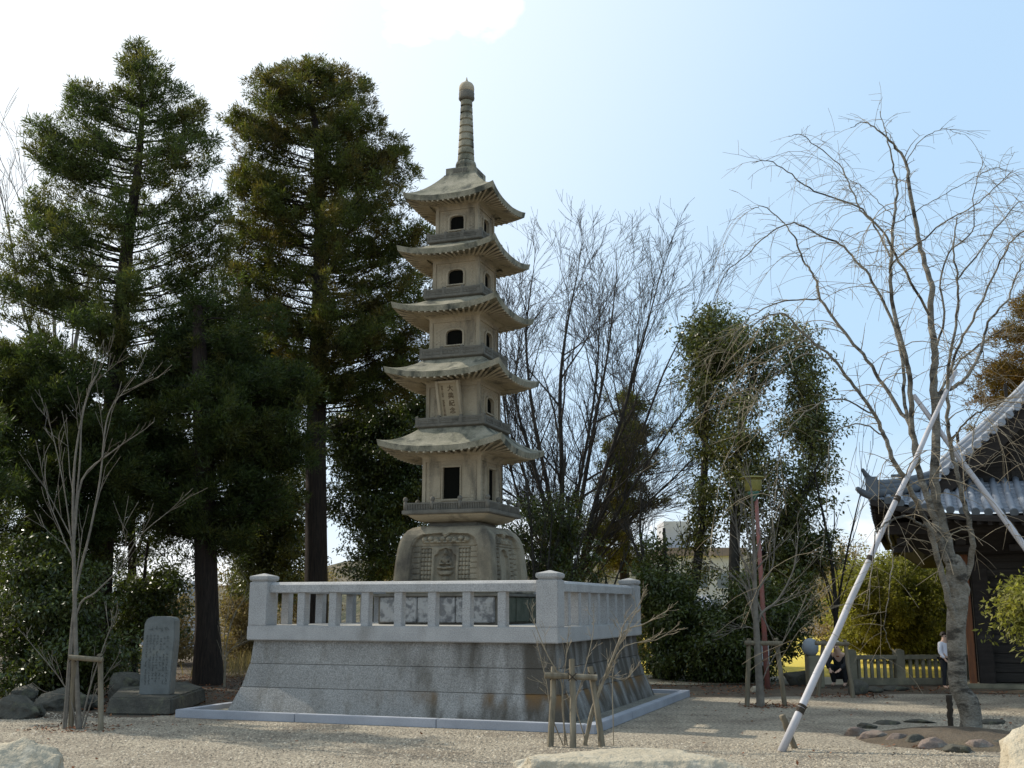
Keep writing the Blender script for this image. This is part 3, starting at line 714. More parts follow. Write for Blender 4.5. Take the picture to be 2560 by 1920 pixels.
L(MB().lathe(pr, n=32), 'rings', M['pagoda_roof'], fin)
L(MB().lathe([(.098, 10.33), (.125, 10.345), (.135, 10.37), (.128, 10.42), (.132, 10.46), (.126, 10.485), (.12, 10.49)], n=40, ripple=.07, rn=14), 'crown_band', M['pagoda_dark'], fin, smooth=True)
L(MB().lathe([(.118, 10.488), (.134, 10.51), (.136, 10.56), (.130, 10.605), (.108, 10.645), (.070, 10.672), (.036, 10.69), (.018, 10.72), (.008, 10.765), (.003, 10.785)], n=28), 'jewel', M['pagoda'], fin, smooth=True)

# ================================================================== FOLIAGE TOOLS
def cards(cen, dr, ln, wd, nrm=None):
    """diamond leaves: centre of base, direction, length, width"""
    n = len(cen); dr = dr/(np.linalg.norm(dr, axis=1, keepdims=True)+1e-9)
    if nrm is None: nrm = RNG.normal(size=(n, 3))
    s = np.cross(dr, nrm); s /= (np.linalg.norm(s, axis=1, keepdims=True)+1e-9)
    ln = np.asarray(ln)[:, None]; wd = np.asarray(wd)[:, None]
    V = np.stack([cen, cen+dr*ln*.45+s*wd*.5, cen+dr*ln, cen+dr*ln*.45-s*wd*.5], 1).reshape(-1, 3)
    return V, np.arange(4*n).reshape(-1, 4)
def in_poly(p, poly):
    x, y = p[:, 0], p[:, 1]; ins = np.zeros(len(p), bool); n = len(poly)
    for i in range(n):
        x1, y1 = poly[i]; x2, y2 = poly[(i+1) % n]
        c = ((y1 > y) != (y2 > y)) & (x < (x2-x1)*(y-y1)/((y2-y1) or 1e-9)+x1); ins ^= c
    return ins
def edge_dist(p, poly):
    d = np.full(len(p), 1e9); n = len(poly)
    for i in range(n):
        a = np.array(poly[i], float); b = np.array(poly[(i+1) % n], float); ab = b-a
        t = np.clip(((p-a)@ab)/(ab@ab+1e-9), 0, 1); d = np.minimum(d, np.linalg.norm(p-(a+t[:, None]*ab), axis=1))
    return d
def vnoise(p, f, seed):
    r = np.random.default_rng(seed); s = np.zeros(len(p))
    for i in range(7):
        k = r.normal(size=3)*f; s += np.sin(p@k+r.uniform(0, 6.28))
    return s/2.6
def tips_in(poly, y0, n, thick, edge_frac=.4, inset=14, seed=1, gap=-.35, gf=1.6):
    """points filling a crown whose outline is poly (photo pixels at distance y0), with real depth"""
    r = np.random.default_rng(seed); pa = np.array(poly, float); lo, hi = pa.min(0), pa.max(0); out = []
    c = r.uniform(lo, hi, size=(n*40, 2)); c = c[in_poly(c, poly)]; d = edge_dist(c, poly); dm = d.max()
    keep = d > inset; c, d = c[keep], d[keep]
    T = thick*np.sqrt(np.clip(1-(1-np.clip(d/dm, 0, 1))**2, 0, 1))
    dep = r.uniform(-1, 1, len(c))*T
    nearedge = d < inset+28
    idx_e = np.where(nearedge)[0]; idx_i = np.where(~nearedge)[0]
    ne = min(int(n*edge_frac), len(idx_e)); sel = np.concatenate([r.permutation(idx_e)[:ne], r.permutation(idx_i)[:n-ne]])
    pts = np.array([P(c[i][0], c[i][1], y0+dep[i]) for i in sel])
    if gap is not None: pts = pts[vnoise(pts, gf, seed+5) > gap]
    return pts
def bez(a, b, c, n): t = np.linspace(0, 1, n)[:, None]; return (1-t)**2*a+2*t*(1-t)*b+t*t*c
def interp_path(path, z):
    zz = path[:, 2]; return np.array([np.interp(z, zz, path[:, k]) for k in range(3)])
def make_tree(name, label, cat, base, trunk, trad, tips, leafmat, barkmat, style, group=None, spacing=.26, per=36, rise=.35, seed=3, brad=.02, size=1., side=.28, tmin=.35, tn=10, parts=('trunk', 'crown'), extra_trunks=()):
    r = np.random.default_rng(seed)
    base = np.array([base[0], base[1], 0.])
    t = empty(name, base, 0, label, cat, group)
    tb = TB(); tp = smooth_path(trunk, 4); tb.limb(tp, np.interp(np.linspace(0, 1, len(tp)), np.linspace(0, 1, len(trad)), trad), tn)
    paths = [tp]
    for et, er in extra_trunks:
        ep = smooth_path(et, 4); tb.limb(ep, np.interp(np.linspace(0, 1, len(ep)), np.linspace(0, 1, len(er)), er), 7); paths.append(ep)
    cen = []; bd = []
    for tip in tips:
        # nearest stem
        best = None
        for pth in paths:
            hd = np.linalg.norm(interp_path(pth, tip[2])[:2]-tip[:2])
            if best is None or hd < best[0]: best = (hd, pth)
        hd, pth = best
        za = np.clip(tip[2]-hd*r.uniform(rise*.4, rise*1.3), pth[0][2]+.3, pth[-1][2]-.05)
        a = interp_path(pth, za); mid = (a+tip)/2; mid[2] = a[2]+(tip[2]-a[2])*.25-hd*.04; mid[:2] += r.normal(0, .08, 2)*hd*.4
        n = max(5, int(hd/.5)+3); cv = bez(a, mid, tip, n); cv[1:-1] += r.normal(0, .025, (n-2, 3))
        r0 = brad*(.5+hd*.35); tb.limb(cv, np.linspace(r0, .006, n), 4)
        ln = np.linalg.norm(tip-a)*(1-tmin); k = max(2, int(ln/spacing)+1)
        for q in np.linspace(tmin, 1, k):
            i = q*(n-1); i0 = min(int(i), n-2); p = cv[i0]+(cv[i0+1]-cv[i0])*(i-i0)
            d = cv[i0+1]-cv[i0]; d = d/(np.linalg.norm(d)+1e-9)
            w = side*(1.15-q*.6)
            cen.append(p); bd.append(d)
            for _ in range(2):
                off = r.normal(0, 1, 3)*np.array([1, 1, .45])*w*1.1; cen.append(p+off); bd.append(d*.5+off/(np.linalg.norm(off)+1e-6))
    cen = np.array(cen); bd = np.array(bd)
    if style == 'cedar': per = int(per*1.7)
    N = len(cen)*per; cc = np.repeat(cen, per, 0); dd = np.repeat(bd, per, 0)
    if style == 'cedar':
        dr = r.normal(0, .75, (N, 3))+dd*.7+np.array([0, 0, .5]); dr /= np.linalg.norm(dr, axis=1, keepdims=True)
        st = cc+dr*r.uniform(0, .12, (N, 1))*size+r.normal(0, .05, (N, 3))*size
        V, Q = cards(st, dr+r.normal(0, .2, (N, 3)), r.uniform(.05, .155, N)*size, r.uniform(.014, .030, N)*size)
    else:
        of = r.normal(0, 1, (N, 3)); of /= np.linalg.norm(of, axis=1, keepdims=True); of *= (r.uniform(0, 1, (N, 1))**.5)*.24*size*np.array([1, 1, .75])
        dr = of*3+r.normal(0, .6, (N, 3))+np.array([0, 0, -.35])
        nr = r.normal(0, .7, (N, 3))+np.array([0, 0, .9])
        V, Q = cards(cc+of, dr, r.uniform(.07, .125, N)*(.6+.4*size), r.uniform(.030, .050, N)*(.6+.4*size), nr)
    tb.build(parts[0], barkmat, t, base)
    np_mesh(parts[1], V, Q, leafmat, t, base)
    return t
def pp(lst, y): return np.array([P(a, b, y+(c[0] if c else 0)) for a, b, *c in lst])
def to_ground(path):
    p = path.copy(); 
    if p[0][2] > 0: p = np.vstack([[p[0][0]-(p[1][0]-p[0][0])*.1, p[0][1], -.05], p])
    p[0][2] = -.05
    return p

# ------------------------------------------------------------------ cedars
polyA = [(339, 98), (372, 118), (412, 150), (430, 200), (470, 235), (525, 190), (530, 262), (500, 330), (568, 305), (562, 400), (545, 470), (590, 540), (575, 640), (600, 760), (640, 860), (560, 950), (400, 1060), (200, 1080), (0, 1050), (-60, 900), (-40, 720), (5, 640), (8, 545), (60, 500), (95, 420), (52, 310), (100, 296), (170, 280), (150, 180), (215, 195), (260, 240), (300, 215), (298, 150)]
trA = to_ground(pp([(236, 1690), (248, 1500), (262, 1250), (285, 1000), (300, 800), (320, 600), (345, 420), (355, 260), (340, 120)], 24))
make_tree('cedar_tree', 'tall open-crowned cedar at far left, its pointed top the highest foliage in view', 'tree', trA[0], trA, [.34, .27, .25, .23, .2, .15, .1, .05, .02],
          np.vstack([tips_in(polyA, 24, 380, 1.9, .5, 6, 21, gap=-.42, gf=2.6), pp([(339, 112, 0), (322, 138, .1), (362, 142, -.1), (334, 165, .2), (366, 178, .1), (308, 192, -.1), (378, 215, .1), (345, 205, -.3), (402, 168, .1), (303, 236, .2), (388, 252, -.2), (330, 260, .3), (365, 285, -.3)], 24)]), M['leaf_cedar'], M['bark_cedar'], 'cedar', per=32, rise=.45, seed=5, group='tall cedars', side=.17, tmin=.45, spacing=.22)
polyB = [(650, 178), (700, 165), (745, 150), (800, 150), (880, 170), (955, 232), (945, 290), (1000, 350), (1020, 395), (1068, 450), (1050, 510), (1075, 600), (1090, 750), (1085, 900), (1060, 1000), (950, 1010), (860, 990), (760, 960), (700, 1000), (600, 980), (560, 850), (555, 700), (570, 560), (570, 420), (590, 360), (575, 280), (640, 260), (620, 215)]
trB = to_ground(pp([(790, 1480), (790, 1300), (790, 1100), (795, 900), (800, 700), (800, 500), (790, 330), (770, 180)], 27))
make_tree('cedar_tree', 'broad dense olive-green cedar rising straight behind the pagoda roofs on their left', 'tree', trB[0], trB, [.34, .28, .26, .24, .2, .15, .1, .03],
          tips_in(polyB, 27, 480, 2.5, .45, 6, 22, gap=-.7, gf=2.5), M['leaf_cedar_olive'], M['bark_cedar'], 'cedar', per=42, rise=.35, seed=6, group='tall cedars', side=.24, tmin=.45)
polyC = [(330, 960), (400, 850), (420, 760), (470, 810), (492, 715), (545, 800), (600, 720), (640, 800), (700, 740), (740, 880), (800, 960), (770, 1080), (790, 1160), (720, 1200), (730, 1300), (640, 1300), (600, 1390), (540, 1420), (440, 1400), (350, 1300), (300, 1150)]
trC = to_ground(pp([(521, 1712), (518, 1550), (512, 1300), (507, 1100), (500, 900), (494, 765)], 23))
make_tree('cedar_tree', 'dark cedar with a thick straight trunk just right of the inscribed stone', 'tree', trC[0], trC, [.33, .24, .22, .20, .16, .10],
          tips_in(polyC, 23.3, 300, 2.0, .45, 5, 23, gap=-.35, gf=2.3), M['leaf_cedar_dark'], M['bark_cedar'], 'cedar', per=46, rise=.1, seed=7, group='tall cedars')
polyD = [(-60, 900), (0, 810), (40, 880), (100, 830), (150, 920), (230, 880), (300, 1000), (350, 1180), (320, 1330), (250, 1450), (120, 1480), (-80, 1500), (-140, 1200), (-120, 900)]
trD = to_ground(pp([(70, 1650), (75, 1400), (85, 1100), (95, 860)], 22.3))
make_tree('cedar_tree', 'lower dark cedar crowding the left edge under the tallest cedar', 'tree', trD[0], trD, [.2, .15, .1, .04],
          tips_in(polyD, 22.3, 260, 1.8, .35, 8, 24, gap=-.6, gf=2.0), M['leaf_cedar_dark'], M['bark_cedar'], 'cedar', per=46, rise=.1, seed=8, group='tall cedars')
polyI = [(1520, 985), (1560, 960), (1620, 990), (1645, 1050), (1640, 1110), (1700, 1200), (1690, 1255), (1650, 1300), (1650, 1450), (1440, 1460), (1430, 1330), (1480, 1230), (1490, 1100)]
trI = to_ground(pp([(1560, 1560), (1562, 1300), (1560, 1100), (1560, 980)], 31))
make_tree('cedar_tree', 'small dark conifer seen through the bare branches right of the pagoda', 'tree', trI[0], trI, [.2, .14, .1, .03],
          tips_in(polyI, 31, 120, 1.8, .35, 12, 25, gap=-.5, gf=1.6), M['leaf_cedar_olive'], M['bark_cedar'], 'cedar', per=40, rise=.1, seed=9)
polyL = [(2600, 720), (2520, 750), (2478, 800), (2440, 840), (2490, 870), (2440, 960), (2400, 1060), (2440, 1100), (2500, 1080), (2600, 1150), (2760, 1100), (2740, 800)]
trL = to_ground(pp([(2610, 1650), (2610, 1300), (2605, 1000), (2600, 720)], 42))
make_tree('cedar_tree', 'rusty-brown conifer behind the temple roof at the right edge', 'tree', trL[0], trL, [.35, .25, .18, .04],
          tips_in(polyL, 42, 120, 2.6, .4, 10, 26, gap=-.4, gf=.9), M['leaf_rust'], M['bark_cedar'], 'cedar', per=46, rise=.0, seed=10, size=1.5, side=.4)
polyE = [(-420, 900), (-330, 620), (-250, 420), (-180, 560), (-90, 700), (-10, 860), (28, 1000), (10, 1150), (34, 1290), (-60, 1420), (-300, 1400), (-440, 1200)]
trE = to_ground(pp([(-180, 1760), (-180, 1400), (-190, 900), (-240, 460)], 18.6))
make_tree('cedar_tree', 'nearest cedar, only the tips of its dark boughs reaching in at the left edge', 'tree', trE[0], trE, [.22, .18, .12, .03],
          tips_in(polyE, 18.6, 150, 1.7, .4, 8, 27, gap=-.15, gf=2.0), M['leaf_cedar_dark'], M['bark_cedar'], 'cedar', per=34, rise=.2, seed=12, group='tall cedars')
polyF = [(170, 1080), (260, 1000), (330, 1060), (420, 1020), (470, 1150), (450, 1330), (360, 1420), (220, 1420), (150, 1250)]
trF = to_ground(pp([(330, 1640), (330, 1350), (325, 1050)], 27.5))
make_tree('cedar_tree', 'shaded cedar filling the space behind the two leftmost big trunks', 'tree', trF[0], trF, [.16, .12, .03],
          tips_in(polyF, 27.5, 120, 1.5, .4, 8, 28, gap=-.4, gf=2.0), M['leaf_cedar_dark'], M['bark_cedar'], 'cedar', per=40, rise=.2, seed=13)
# ------------------------------------------------------------------ glossy evergreens
def bush(poly, y0, n, thick, lm, label, trunk, seed, style='broad', name='evergreen_tree', cat='tree', trad=(.09, .06, .03), per=40, size=1., gap=-.7, gf=1.8, rise=.5, group=None, bark='bark_dark', inset=8, tmin=.35, extra=()):
    tr = to_ground(pp(trunk, y0))
    ex = [(to_ground(pp(e, y0)), (.07, .05, .02)) for e in extra]
    return make_tree(name, label, cat, tr[0], tr, list(trad), tips_in(poly, y0, n, thick, .35, inset, seed, gap=gap, gf=gf), M[lm], M[bark], style, group, per=per, rise=rise, seed=seed, size=size, brad=.014, tmin=tmin, tn=8, extra_trunks=ex)
bush([(-60, 1340), (100, 1330), (220, 1400), (330, 1480), (350, 1600), (290, 1700), (120, 1760), (-60, 1770)], 20.3, 120, 1.3, 'leaf_camellia', 'glossy dark camellia filling the lower left corner above the boulders', [(120, 1780), (120, 1600), (110, 1380)], 31, name='camellia_bush', cat='bush')
bush([(270, 1380), (420, 1310), (475, 1400), (470, 1540), (400, 1560), (350, 1660), (270, 1700)], 24.6, 80, 1.0, 'leaf_camellia', 'dark evergreen bush in shade behind the inscribed stone', [(330, 1690), (350, 1550), (370, 1350)], 32, name='camellia_bush', cat='bush')
bush([(550, 1290), (620, 1220), (700, 1160), (780, 1160), (790, 1490), (620, 1490), (560, 1450)], 30, 150, 1.2, 'leaf_camellia_sunlit', 'sunlit yellow-green evergreen between the two straight cedar trunks', [(680, 1640), (670, 1400), (680, 1240)], 33)
bush([(815, 1040), (900, 980), (1000, 960), (1110, 960), (1140, 1200), (1090, 1320), (1040, 1470), (930, 1490), (815, 1480)], 28.5, 300, 1.5, 'leaf_camellia', 'dark glossy evergreen between the straight cedar trunk and the carved pedestal', [(930, 1620), (930, 1350), (960, 1060)], 34)
bush([(540, 920), (700, 900), (770, 1000), (770, 1250), (640, 1250), (560, 1180)], 29.5, 90, 1.4, 'leaf_cedar_dark', 'thin dark evergreen showing between the trunks left of the pagoda', [(650, 1640), (655, 1300), (650, 980)], 44, style='cedar', gap=-.2)
bush([(1250, 1260), (1300, 1150), (1350, 1230), (1400, 1180), (1450, 1290), (1520, 1280), (1600, 1370), (1630, 1470), (1640, 1560), (1500, 1560), (1280, 1500)], 27, 120, 1.5, 'leaf_camellia', 'low dark evergreen clump behind the right end of the railing', [(1440, 1640), (1430, 1450), (1420, 1240)], 35, gap=-.25, gf=2.4)
bush([(1600, 1380), (1640, 1330), (1700, 1430), (1740, 1400), (1760, 1540), (1730, 1700), (1620, 1705), (1600, 1560)], 24.5, 95, 1.2, 'leaf_camellia', 'dense dark evergreen standing beside the far right corner of the kerb', [(1660, 1710), (1665, 1500), (1660, 1320)], 36)
polyK1 = [(1760, 738), (1800, 745), (1850, 780), (1890, 860), (1830, 960), (1820, 1060), (1830, 1180), (1800, 1300), (1800, 1400), (1770, 1460), (1720, 1420), (1690, 1300), (1730, 1200), (1700, 1060), (1722, 920), (1708, 800)]
bush(polyK1, 26.5, 180, 1.3, 'leaf_broad', 'tall narrow leafy evergreen right of the bare fan-shaped tree', [(1690, 1708), (1712, 1560), (1745, 1400), (1760, 1200), (1765, 1000), (1770, 780)], 37, trad=(.17, .14, .11, .09, .06, .03), gap=-.28, gf=2.4, per=28, size=1.15, extra=([(1665, 1708), (1650, 1560), (1600, 1400), (1560, 1300)],))
polyK2 = [(1830, 830), (1880, 780), (1960, 788), (2040, 830), (2035, 900), (1990, 990), (2060, 1080), (2140, 1110), (2135, 1180), (2080, 1250), (2040, 1300), (2100, 1340), (2090, 1420), (2000, 1440), (1900, 1400), (1830, 1300), (1800, 1150), (1790, 1000), (1800, 900)]
bush(polyK2, 25.5, 260, 1.5, 'leaf_broad', 'wide drooping-leaved evergreen behind the street lamp', [(1840, 1708), (1835, 1550), (1838, 1300), (1850, 1100), (1880, 950), (1920, 820)], 38, trad=(.17, .14, .12, .09, .06, .03), gap=-.3, gf=2.3, per=28, size=1.15, extra=([(1850, 1700), (1900, 1400), (2000, 1250), (2060, 1130)],))
bush([(1740, 1560), (1780, 1480), (1830, 1540), (1870, 1420), (1940, 1470), (2010, 1430), (2060, 1500), (2030, 1600), (1960, 1640), (1940, 1700), (1720, 1705), (1700, 1640)], 24, 190, 1.4, 'leaf_camellia', 'dark shaded shrub mass behind the staked sapling on the right', [(1870, 1705), (1865, 1580), (1860, 1450)], 39, name='evergreen_bush', cat='bush')
bush([(2075, 1500), (2100, 1430), (2170, 1385), (2260, 1365), (2360, 1375), (2420, 1450), (2440, 1560), (2420, 1620), (2300, 1632), (2150, 1625), (2080, 1600)], 32, 230, 2.2, 'leaf_yellow', 'big rounded yellow-green bush in sunshine behind the stone fence', [(2260, 1640), (2255, 1530), (2250, 1400)], 40, name='round_bush', cat='bush', gap=None, per=46, size=1.15)
bush([(2500, 1440), (2560, 1420), (2640, 1430), (2660, 1560), (2600, 1640), (2520, 1600), (2490, 1520)], 17.5, 60, .7, 'leaf_yellow', 'light green leafy branch tips in front of the dark temple wall', [(2590, 1800), (2585, 1650), (2575, 1450)], 41, name='leafy_shrub', cat='bush', gap=-.1, per=22)
# brown scrub in the distance
sc_specs = [([(330, 1470), (500, 1440), (500, 1640), (420, 1670), (340, 1670)], 31, 'dry brown scrub between the inscribed stone and the dark trunk beside it'),
            ([(545, 1420), (640, 1400), (680, 1500), (680, 1660), (560, 1670)], 32, 'dry brown scrub between the dark trunk and the corner post of the platform'),
            ([(650, 1440), (800, 1400), (860, 1450), (860, 1530), (650, 1530)], 38, 'brown thicket seen low behind the left half of the railing'),
            ([(940, 1360), (1060, 1330), (1080, 1400), (1060, 1520), (900, 1520)], 42, 'pale brown thicket seen behind the carved pedestal on its left'),
            ([(1480, 1540), (1600, 1480), (1640, 1560), (1640, 1690), (1500, 1690)], 34, 'brown leafless thicket just beyond the right rear corner of the platform'),
            ([(1990, 1420), (2100, 1340), (2180, 1330), (2200, 1420), (2150, 1560), (2000, 1600)], 40, 'pale leafless thicket under the left tip of the temple roof'),
            ([(60, 1500), (240, 1470), (340, 1500), (340, 1650), (60, 1660)], 34, 'brown thicket glimpsed behind the leftmost trunks')]
for i, (pl, yy, lb) in enumerate(sc_specs):
    cx = sum(p[0] for p in pl)/len(pl); top = min(p[1] for p in pl)
    bush(pl, yy, 75, 1.5, 'leaf_brown', lb, [(cx, 1650), (cx+5, 1560), (cx, top+40)], 60+i, name='scrub', cat='scrub', gap=-.6, per=20, size=1.3, bark='bark_twig', trad=(.05, .035, .015), rise=.9, group='distant scrub')

# ------------------------------------------------------------------ bare trees
def grow(tb, p, d, ln, r, lvl, rg, up=.15, spread=.5, kids=(5, 5, 4), minr=.0035, curl=.12, sides=4):
    n = max(4, int(ln/.35)+2); step = ln/(n-1); pts = [p.copy()]; d = d/np.linalg.norm(d); dirs = [d]
    for i in range(n-1):
        d = d+rg.normal(0, curl, 3)*.5+np.array([0, 0, up*.25]); d /= np.linalg.norm(d); pts.append(pts[-1]+d*step); dirs.append(d)
    pts = np.array(pts); rad = np.linspace(r, max(minr, r*.35), n); tb.limb(pts, rad, sides if r > .02 else 3)
    if lvl <= 0: return
    sides = 3
    k = kids[-lvl] if lvl <= len(kids) else 4
    for i in range(k):
        q = rg.uniform(.25, 1.) if i < k-1 else 1.; a = q*(n-1); i0 = min(int(a), n-2); b = pts[i0]+(pts[i0+1]-pts[i0])*(a-i0)
        nd = dirs[i0]+rg.normal(0, spread, 3)*np.array([1, 1, .6]); nd[2] += .12
        rr = np.interp(a, np.arange(n), rad)*rg.uniform(.5, .75); grow(tb, b, nd, ln*rg.uniform(.45, .75), max(rr, minr), lvl-1, rg, up, spread, kids, minr, curl, sides)
def bare_tree(name, label, y0, stems, seed, kids=(5, 5, 4), lvl=3, bark='bark_zelkova', base=None, up=.15, spread=.4, minr=.006, cat='tree', group=None, lenk=.32, per_stem=9, start=.25):
    rg = np.random.default_rng(seed); tb = TB(); b0 = None
    for st, (r0, r1) in stems:
        path = smooth_path(to_ground(pp(st, y0)) if st[0][1] > 1440 else pp(st, y0), 4)
        if b0 is None: b0 = path[0].copy()
        rad = np.linspace(r0, r1, len(path)); tb.limb(path, rad, 7); tot = np.linalg.norm(path[-1]-path[0])
        for i in range(per_stem):
            q = start+(1-start)*(i+rg.uniform(0, 1))/per_stem; a = min(q, .995)*(len(path)-1); i0 = min(int(a), len(path)-2)
            b = path[i0]+(path[i0+1]-path[i0])*(a-i0); d = path[i0+1]-path[i0]; d /= np.linalg.norm(d)
            nd = d+rg.normal(0, spread, 3); 
            grow(tb, b, nd, tot*lenk*rg.uniform(.6, 1.2)*(1.15-q*.55), rad[i0]*.55, lvl-1, rg, up, spread, kids, minr)
        d = path[-1]-path[-2]; grow(tb, path[-1], d, tot*lenk*.45, r1, lvl-1, rg, up, spread, kids, minr)
    t = empty(name, (b0[0], b0[1], 0), 0, label, cat, group)
    tb.build('branches', M[bark], t, (b0[0], b0[1], 0)); return t
Z = [([(1395, 1640), (1392, 1450, .1), (1375, 1250, .2), (1335, 1050, .5), (1315, 850, .8), (1330, 700, 1)], (.11, .014)),
     ([(1400, 1640), (1400, 1430, 0), (1405, 1200, -.4), (1400, 980, -.8), (1415, 830, -1), (1445, 680, -1.1)], (.12, .014)),
     ([(1412, 1640), (1420, 1440, .2), (1455, 1240, .6), (1490, 1040, 1), (1520, 880, 1.3), (1540, 700, 1.5)], (.11, .014)),
     ([(1430, 1640), (1450, 1440, -.2), (1490, 1250, -.6), (1550, 1060, -1), (1600, 880, -1.3), (1650, 690, -1.5)], (.11, .013)),
     ([(1420, 1640), (1440, 1460, .3), (1510, 1280, .9), (1600, 1090, 1.2), (1660, 930, 1.4), (1730, 790, 1.5)], (.09, .012)),
     ([(1440, 1500, 0), (1540, 1290, -.8), (1650, 1110, -1.2), (1760, 960, -1.5)], (.07, .010)),
     ([(1385, 1450, 0), (1320, 1300, .8), (1280, 1180, 1.2), (1255, 950, 1.5), (1250, 820, 1.5)], (.06, .010)),
     ([(1390, 1500, .3), (1330, 1250, 1.4), (1270, 1050, 1.9), (1265, 860, 2.2)], (.07, .010)),
     ([(1430, 1500, .4), (1580, 1300, 1.3), (1700, 1180, 1.8), (1800, 1080, 2)], (.06, .010)),
     ([(1405, 1420, -.2), (1340, 1180, -.9), (1290, 1000, -1.3), (1300, 830, -1.6)], (.07, .010)),
     ([(1425, 1480, 0), (1500, 1370, -.5), (1620, 1260, -1), (1720, 1200, -1.4)], (.05, .008)),
     ([(1410, 1380, 0), (1450, 1200, -1.0), (1490, 960, -1.8), (1500, 760, -2.2)], (.06, .010)),
     ([(1400, 1400, 0), (1350, 1300, -.8), (1270, 1230, -1.5), (1200, 1190, -2)], (.045, .008)),
     ([(1460, 1400, 0), (1530, 1200, 1.0), (1580, 1000, 1.8), (1600, 780, 2.2)], (.06, .010))]
bare_tree('bare_tree', 'large leafless tree fanning out behind the right side of the pagoda', 29, Z, 51, kids=(4, 4, 3), lvl=4, up=.03, spread=.42, minr=.0042, lenk=.22, per_stem=18, start=.25)
bare_tree('bare_tree', 'pale leafless tree standing among the branches of the far left cedar', 31,
          [([(150, 1620), (150, 1200), (140, 900), (120, 640, .5), (60, 520, .5)], (.12, .015)), ([(150, 1150), (190, 850), (230, 640, .5), (190, 560, .5)], (.08, .012)), ([(145, 1000), (60, 780), (20, 560), (-10, 450)], (.06, .01)), ([(300, 1500), (450, 1100), (520, 900), (560, 700)], (.06, .01))],
          52, kids=(4, 4, 3), lvl=3, bark='bark_grey', up=.25, spread=.35, minr=.007, per_stem=6)
bare_tree('bare_tree', 'tangle of thin dark leafless trunks right behind the far corner post of the railing', 26,
          [([(1330, 1640), (1335, 1450), (1320, 1250), (1300, 1120)], (.05, .01)), ([(1340, 1640), (1370, 1420), (1385, 1200)], (.05, .01)), ([(1350, 1640), (1430, 1440), (1470, 1280)], (.04, .01)), ([(1500, 1650), (1530, 1480), (1590, 1330)], (.05, .01)), ([(1640, 1690), (1625, 1500), (1600, 1330), (1610, 1200)], (.07, .01)), ([(1660, 1690), (1700, 1540), (1705, 1380)], (.05, .01))],
          57, kids=(4, 4, 3), lvl=3, bark='bark_dark', up=.2, spread=.4, minr=.005, per_stem=7)
bare_tree('bare_tree', 'slender leafless tree standing between the leafy evergreens and the yellow-green bush', 25,
          [([(2090, 1700), (2088, 1500), (2070, 1350), (2040, 1200), (2020, 1050)], (.06, .01)), ([(2090, 1560), (2110, 1420), (2140, 1280), (2165, 1180)], (.04, .008)), ([(2088, 1560), (2060, 1440), (2000, 1300), (1960, 1180)], (.03, .008))],
          53, kids=(4, 4, 3), lvl=2, bark='bark_dark', up=.25, spread=.3, minr=.005, per_stem=6)
bare_tree('bare_tree', 'young leafless twiggy shrub standing left of the platform near the kerb', 22.2,
          [([(563, 1690), (568, 1600), (590, 1530), (625, 1480)], (.018, .006)), ([(562, 1690), (560, 1600), (575, 1500)], (.016, .005)), ([(566, 1640), (600, 1610), (640, 1595)], (.012, .005))],
          54, kids=(4, 3), lvl=2, bark='bark_twig', up=.2, spread=.35, minr=.004, per_stem=5, cat='shrub')
# lowest dead limbs on the dark trunk
def sapling(label, y0, stems, seed, bark, minr=.0035, lvl=2, per_stem=7, spread=.35, lenk=.22, group=None, up=.25, start=.3, name='young_tree'):
    return bare_tree(name, label, y0, stems, seed, kids=(3, 3), lvl=lvl, bark=bark, up=up, spread=spread, minr=minr, per_stem=per_stem, lenk=lenk, group=group, start=start)
sapling('tall pale leafless sapling held by the stake frame at left', 14.75,
        [([(200, 1828), (192, 1700), (187, 1500), (185, 1400), (183, 1250), (190, 1130), (215, 1000), (240, 940)], (.036, .005)),
         ([(187, 1500), (225, 1330), (250, 1200), (265, 1060), (290, 1000), (320, 980)], (.02, .004)),
         ([(190, 1540), (240, 1480), (300, 1420), (350, 1340), (420, 1280)], (.016, .004)),
         ([(185, 1350), (205, 1200), (280, 1130), (360, 1075)], (.018, .004)),
         ([(184, 1400), (165, 1250), (140, 1120), (115, 1030)], (.011, .003)),
         ([(187, 1450), (160, 1350), (125, 1260), (110, 1200)], (.012, .004)),
         ([(186, 1300), (200, 1150), (205, 1050), (225, 975), (250, 925)], (.014, .004)),
         ([(200, 1825), (225, 1720), (265, 1600), (285, 1550)], (.014, .004)), ([(205, 1828), (235, 1740), (290, 1650)], (.012, .004)), ([(195, 1828), (165, 1720), (70, 1600)], (.012, .004))], 71, 'bark_grey', per_stem=5)
sapling('leafless sapling with upswept limbs held by the stake frame right of the platform', 17.95,
        [([(1903, 1765), (1893, 1600), (1888, 1500), (1886, 1400), (1880, 1250), (1876, 1200)], (.075, .008)),
         ([(1893, 1560), (1945, 1500), (1985, 1420), (1995, 1340)], (.03, .005)), ([(1888, 1510), (1930, 1420), (1935, 1330), (1925, 1250)], (.022, .005)),
         ([(1887, 1520), (1830, 1440), (1790, 1420)], (.016, .004)), ([(1887, 1480), (1850, 1380), (1840, 1290)], (.02, .004)), ([(1893, 1590), (1850, 1570), (1810, 1590)], (.012, .004)),
         ([(1888, 1460), (1870, 1350), (1862, 1280)], (.014, .004)), ([(1906, 1700), (1960, 1600), (2010, 1520), (2040, 1490)], (.012, .004))], 72, 'bark_grey', per_stem=8)
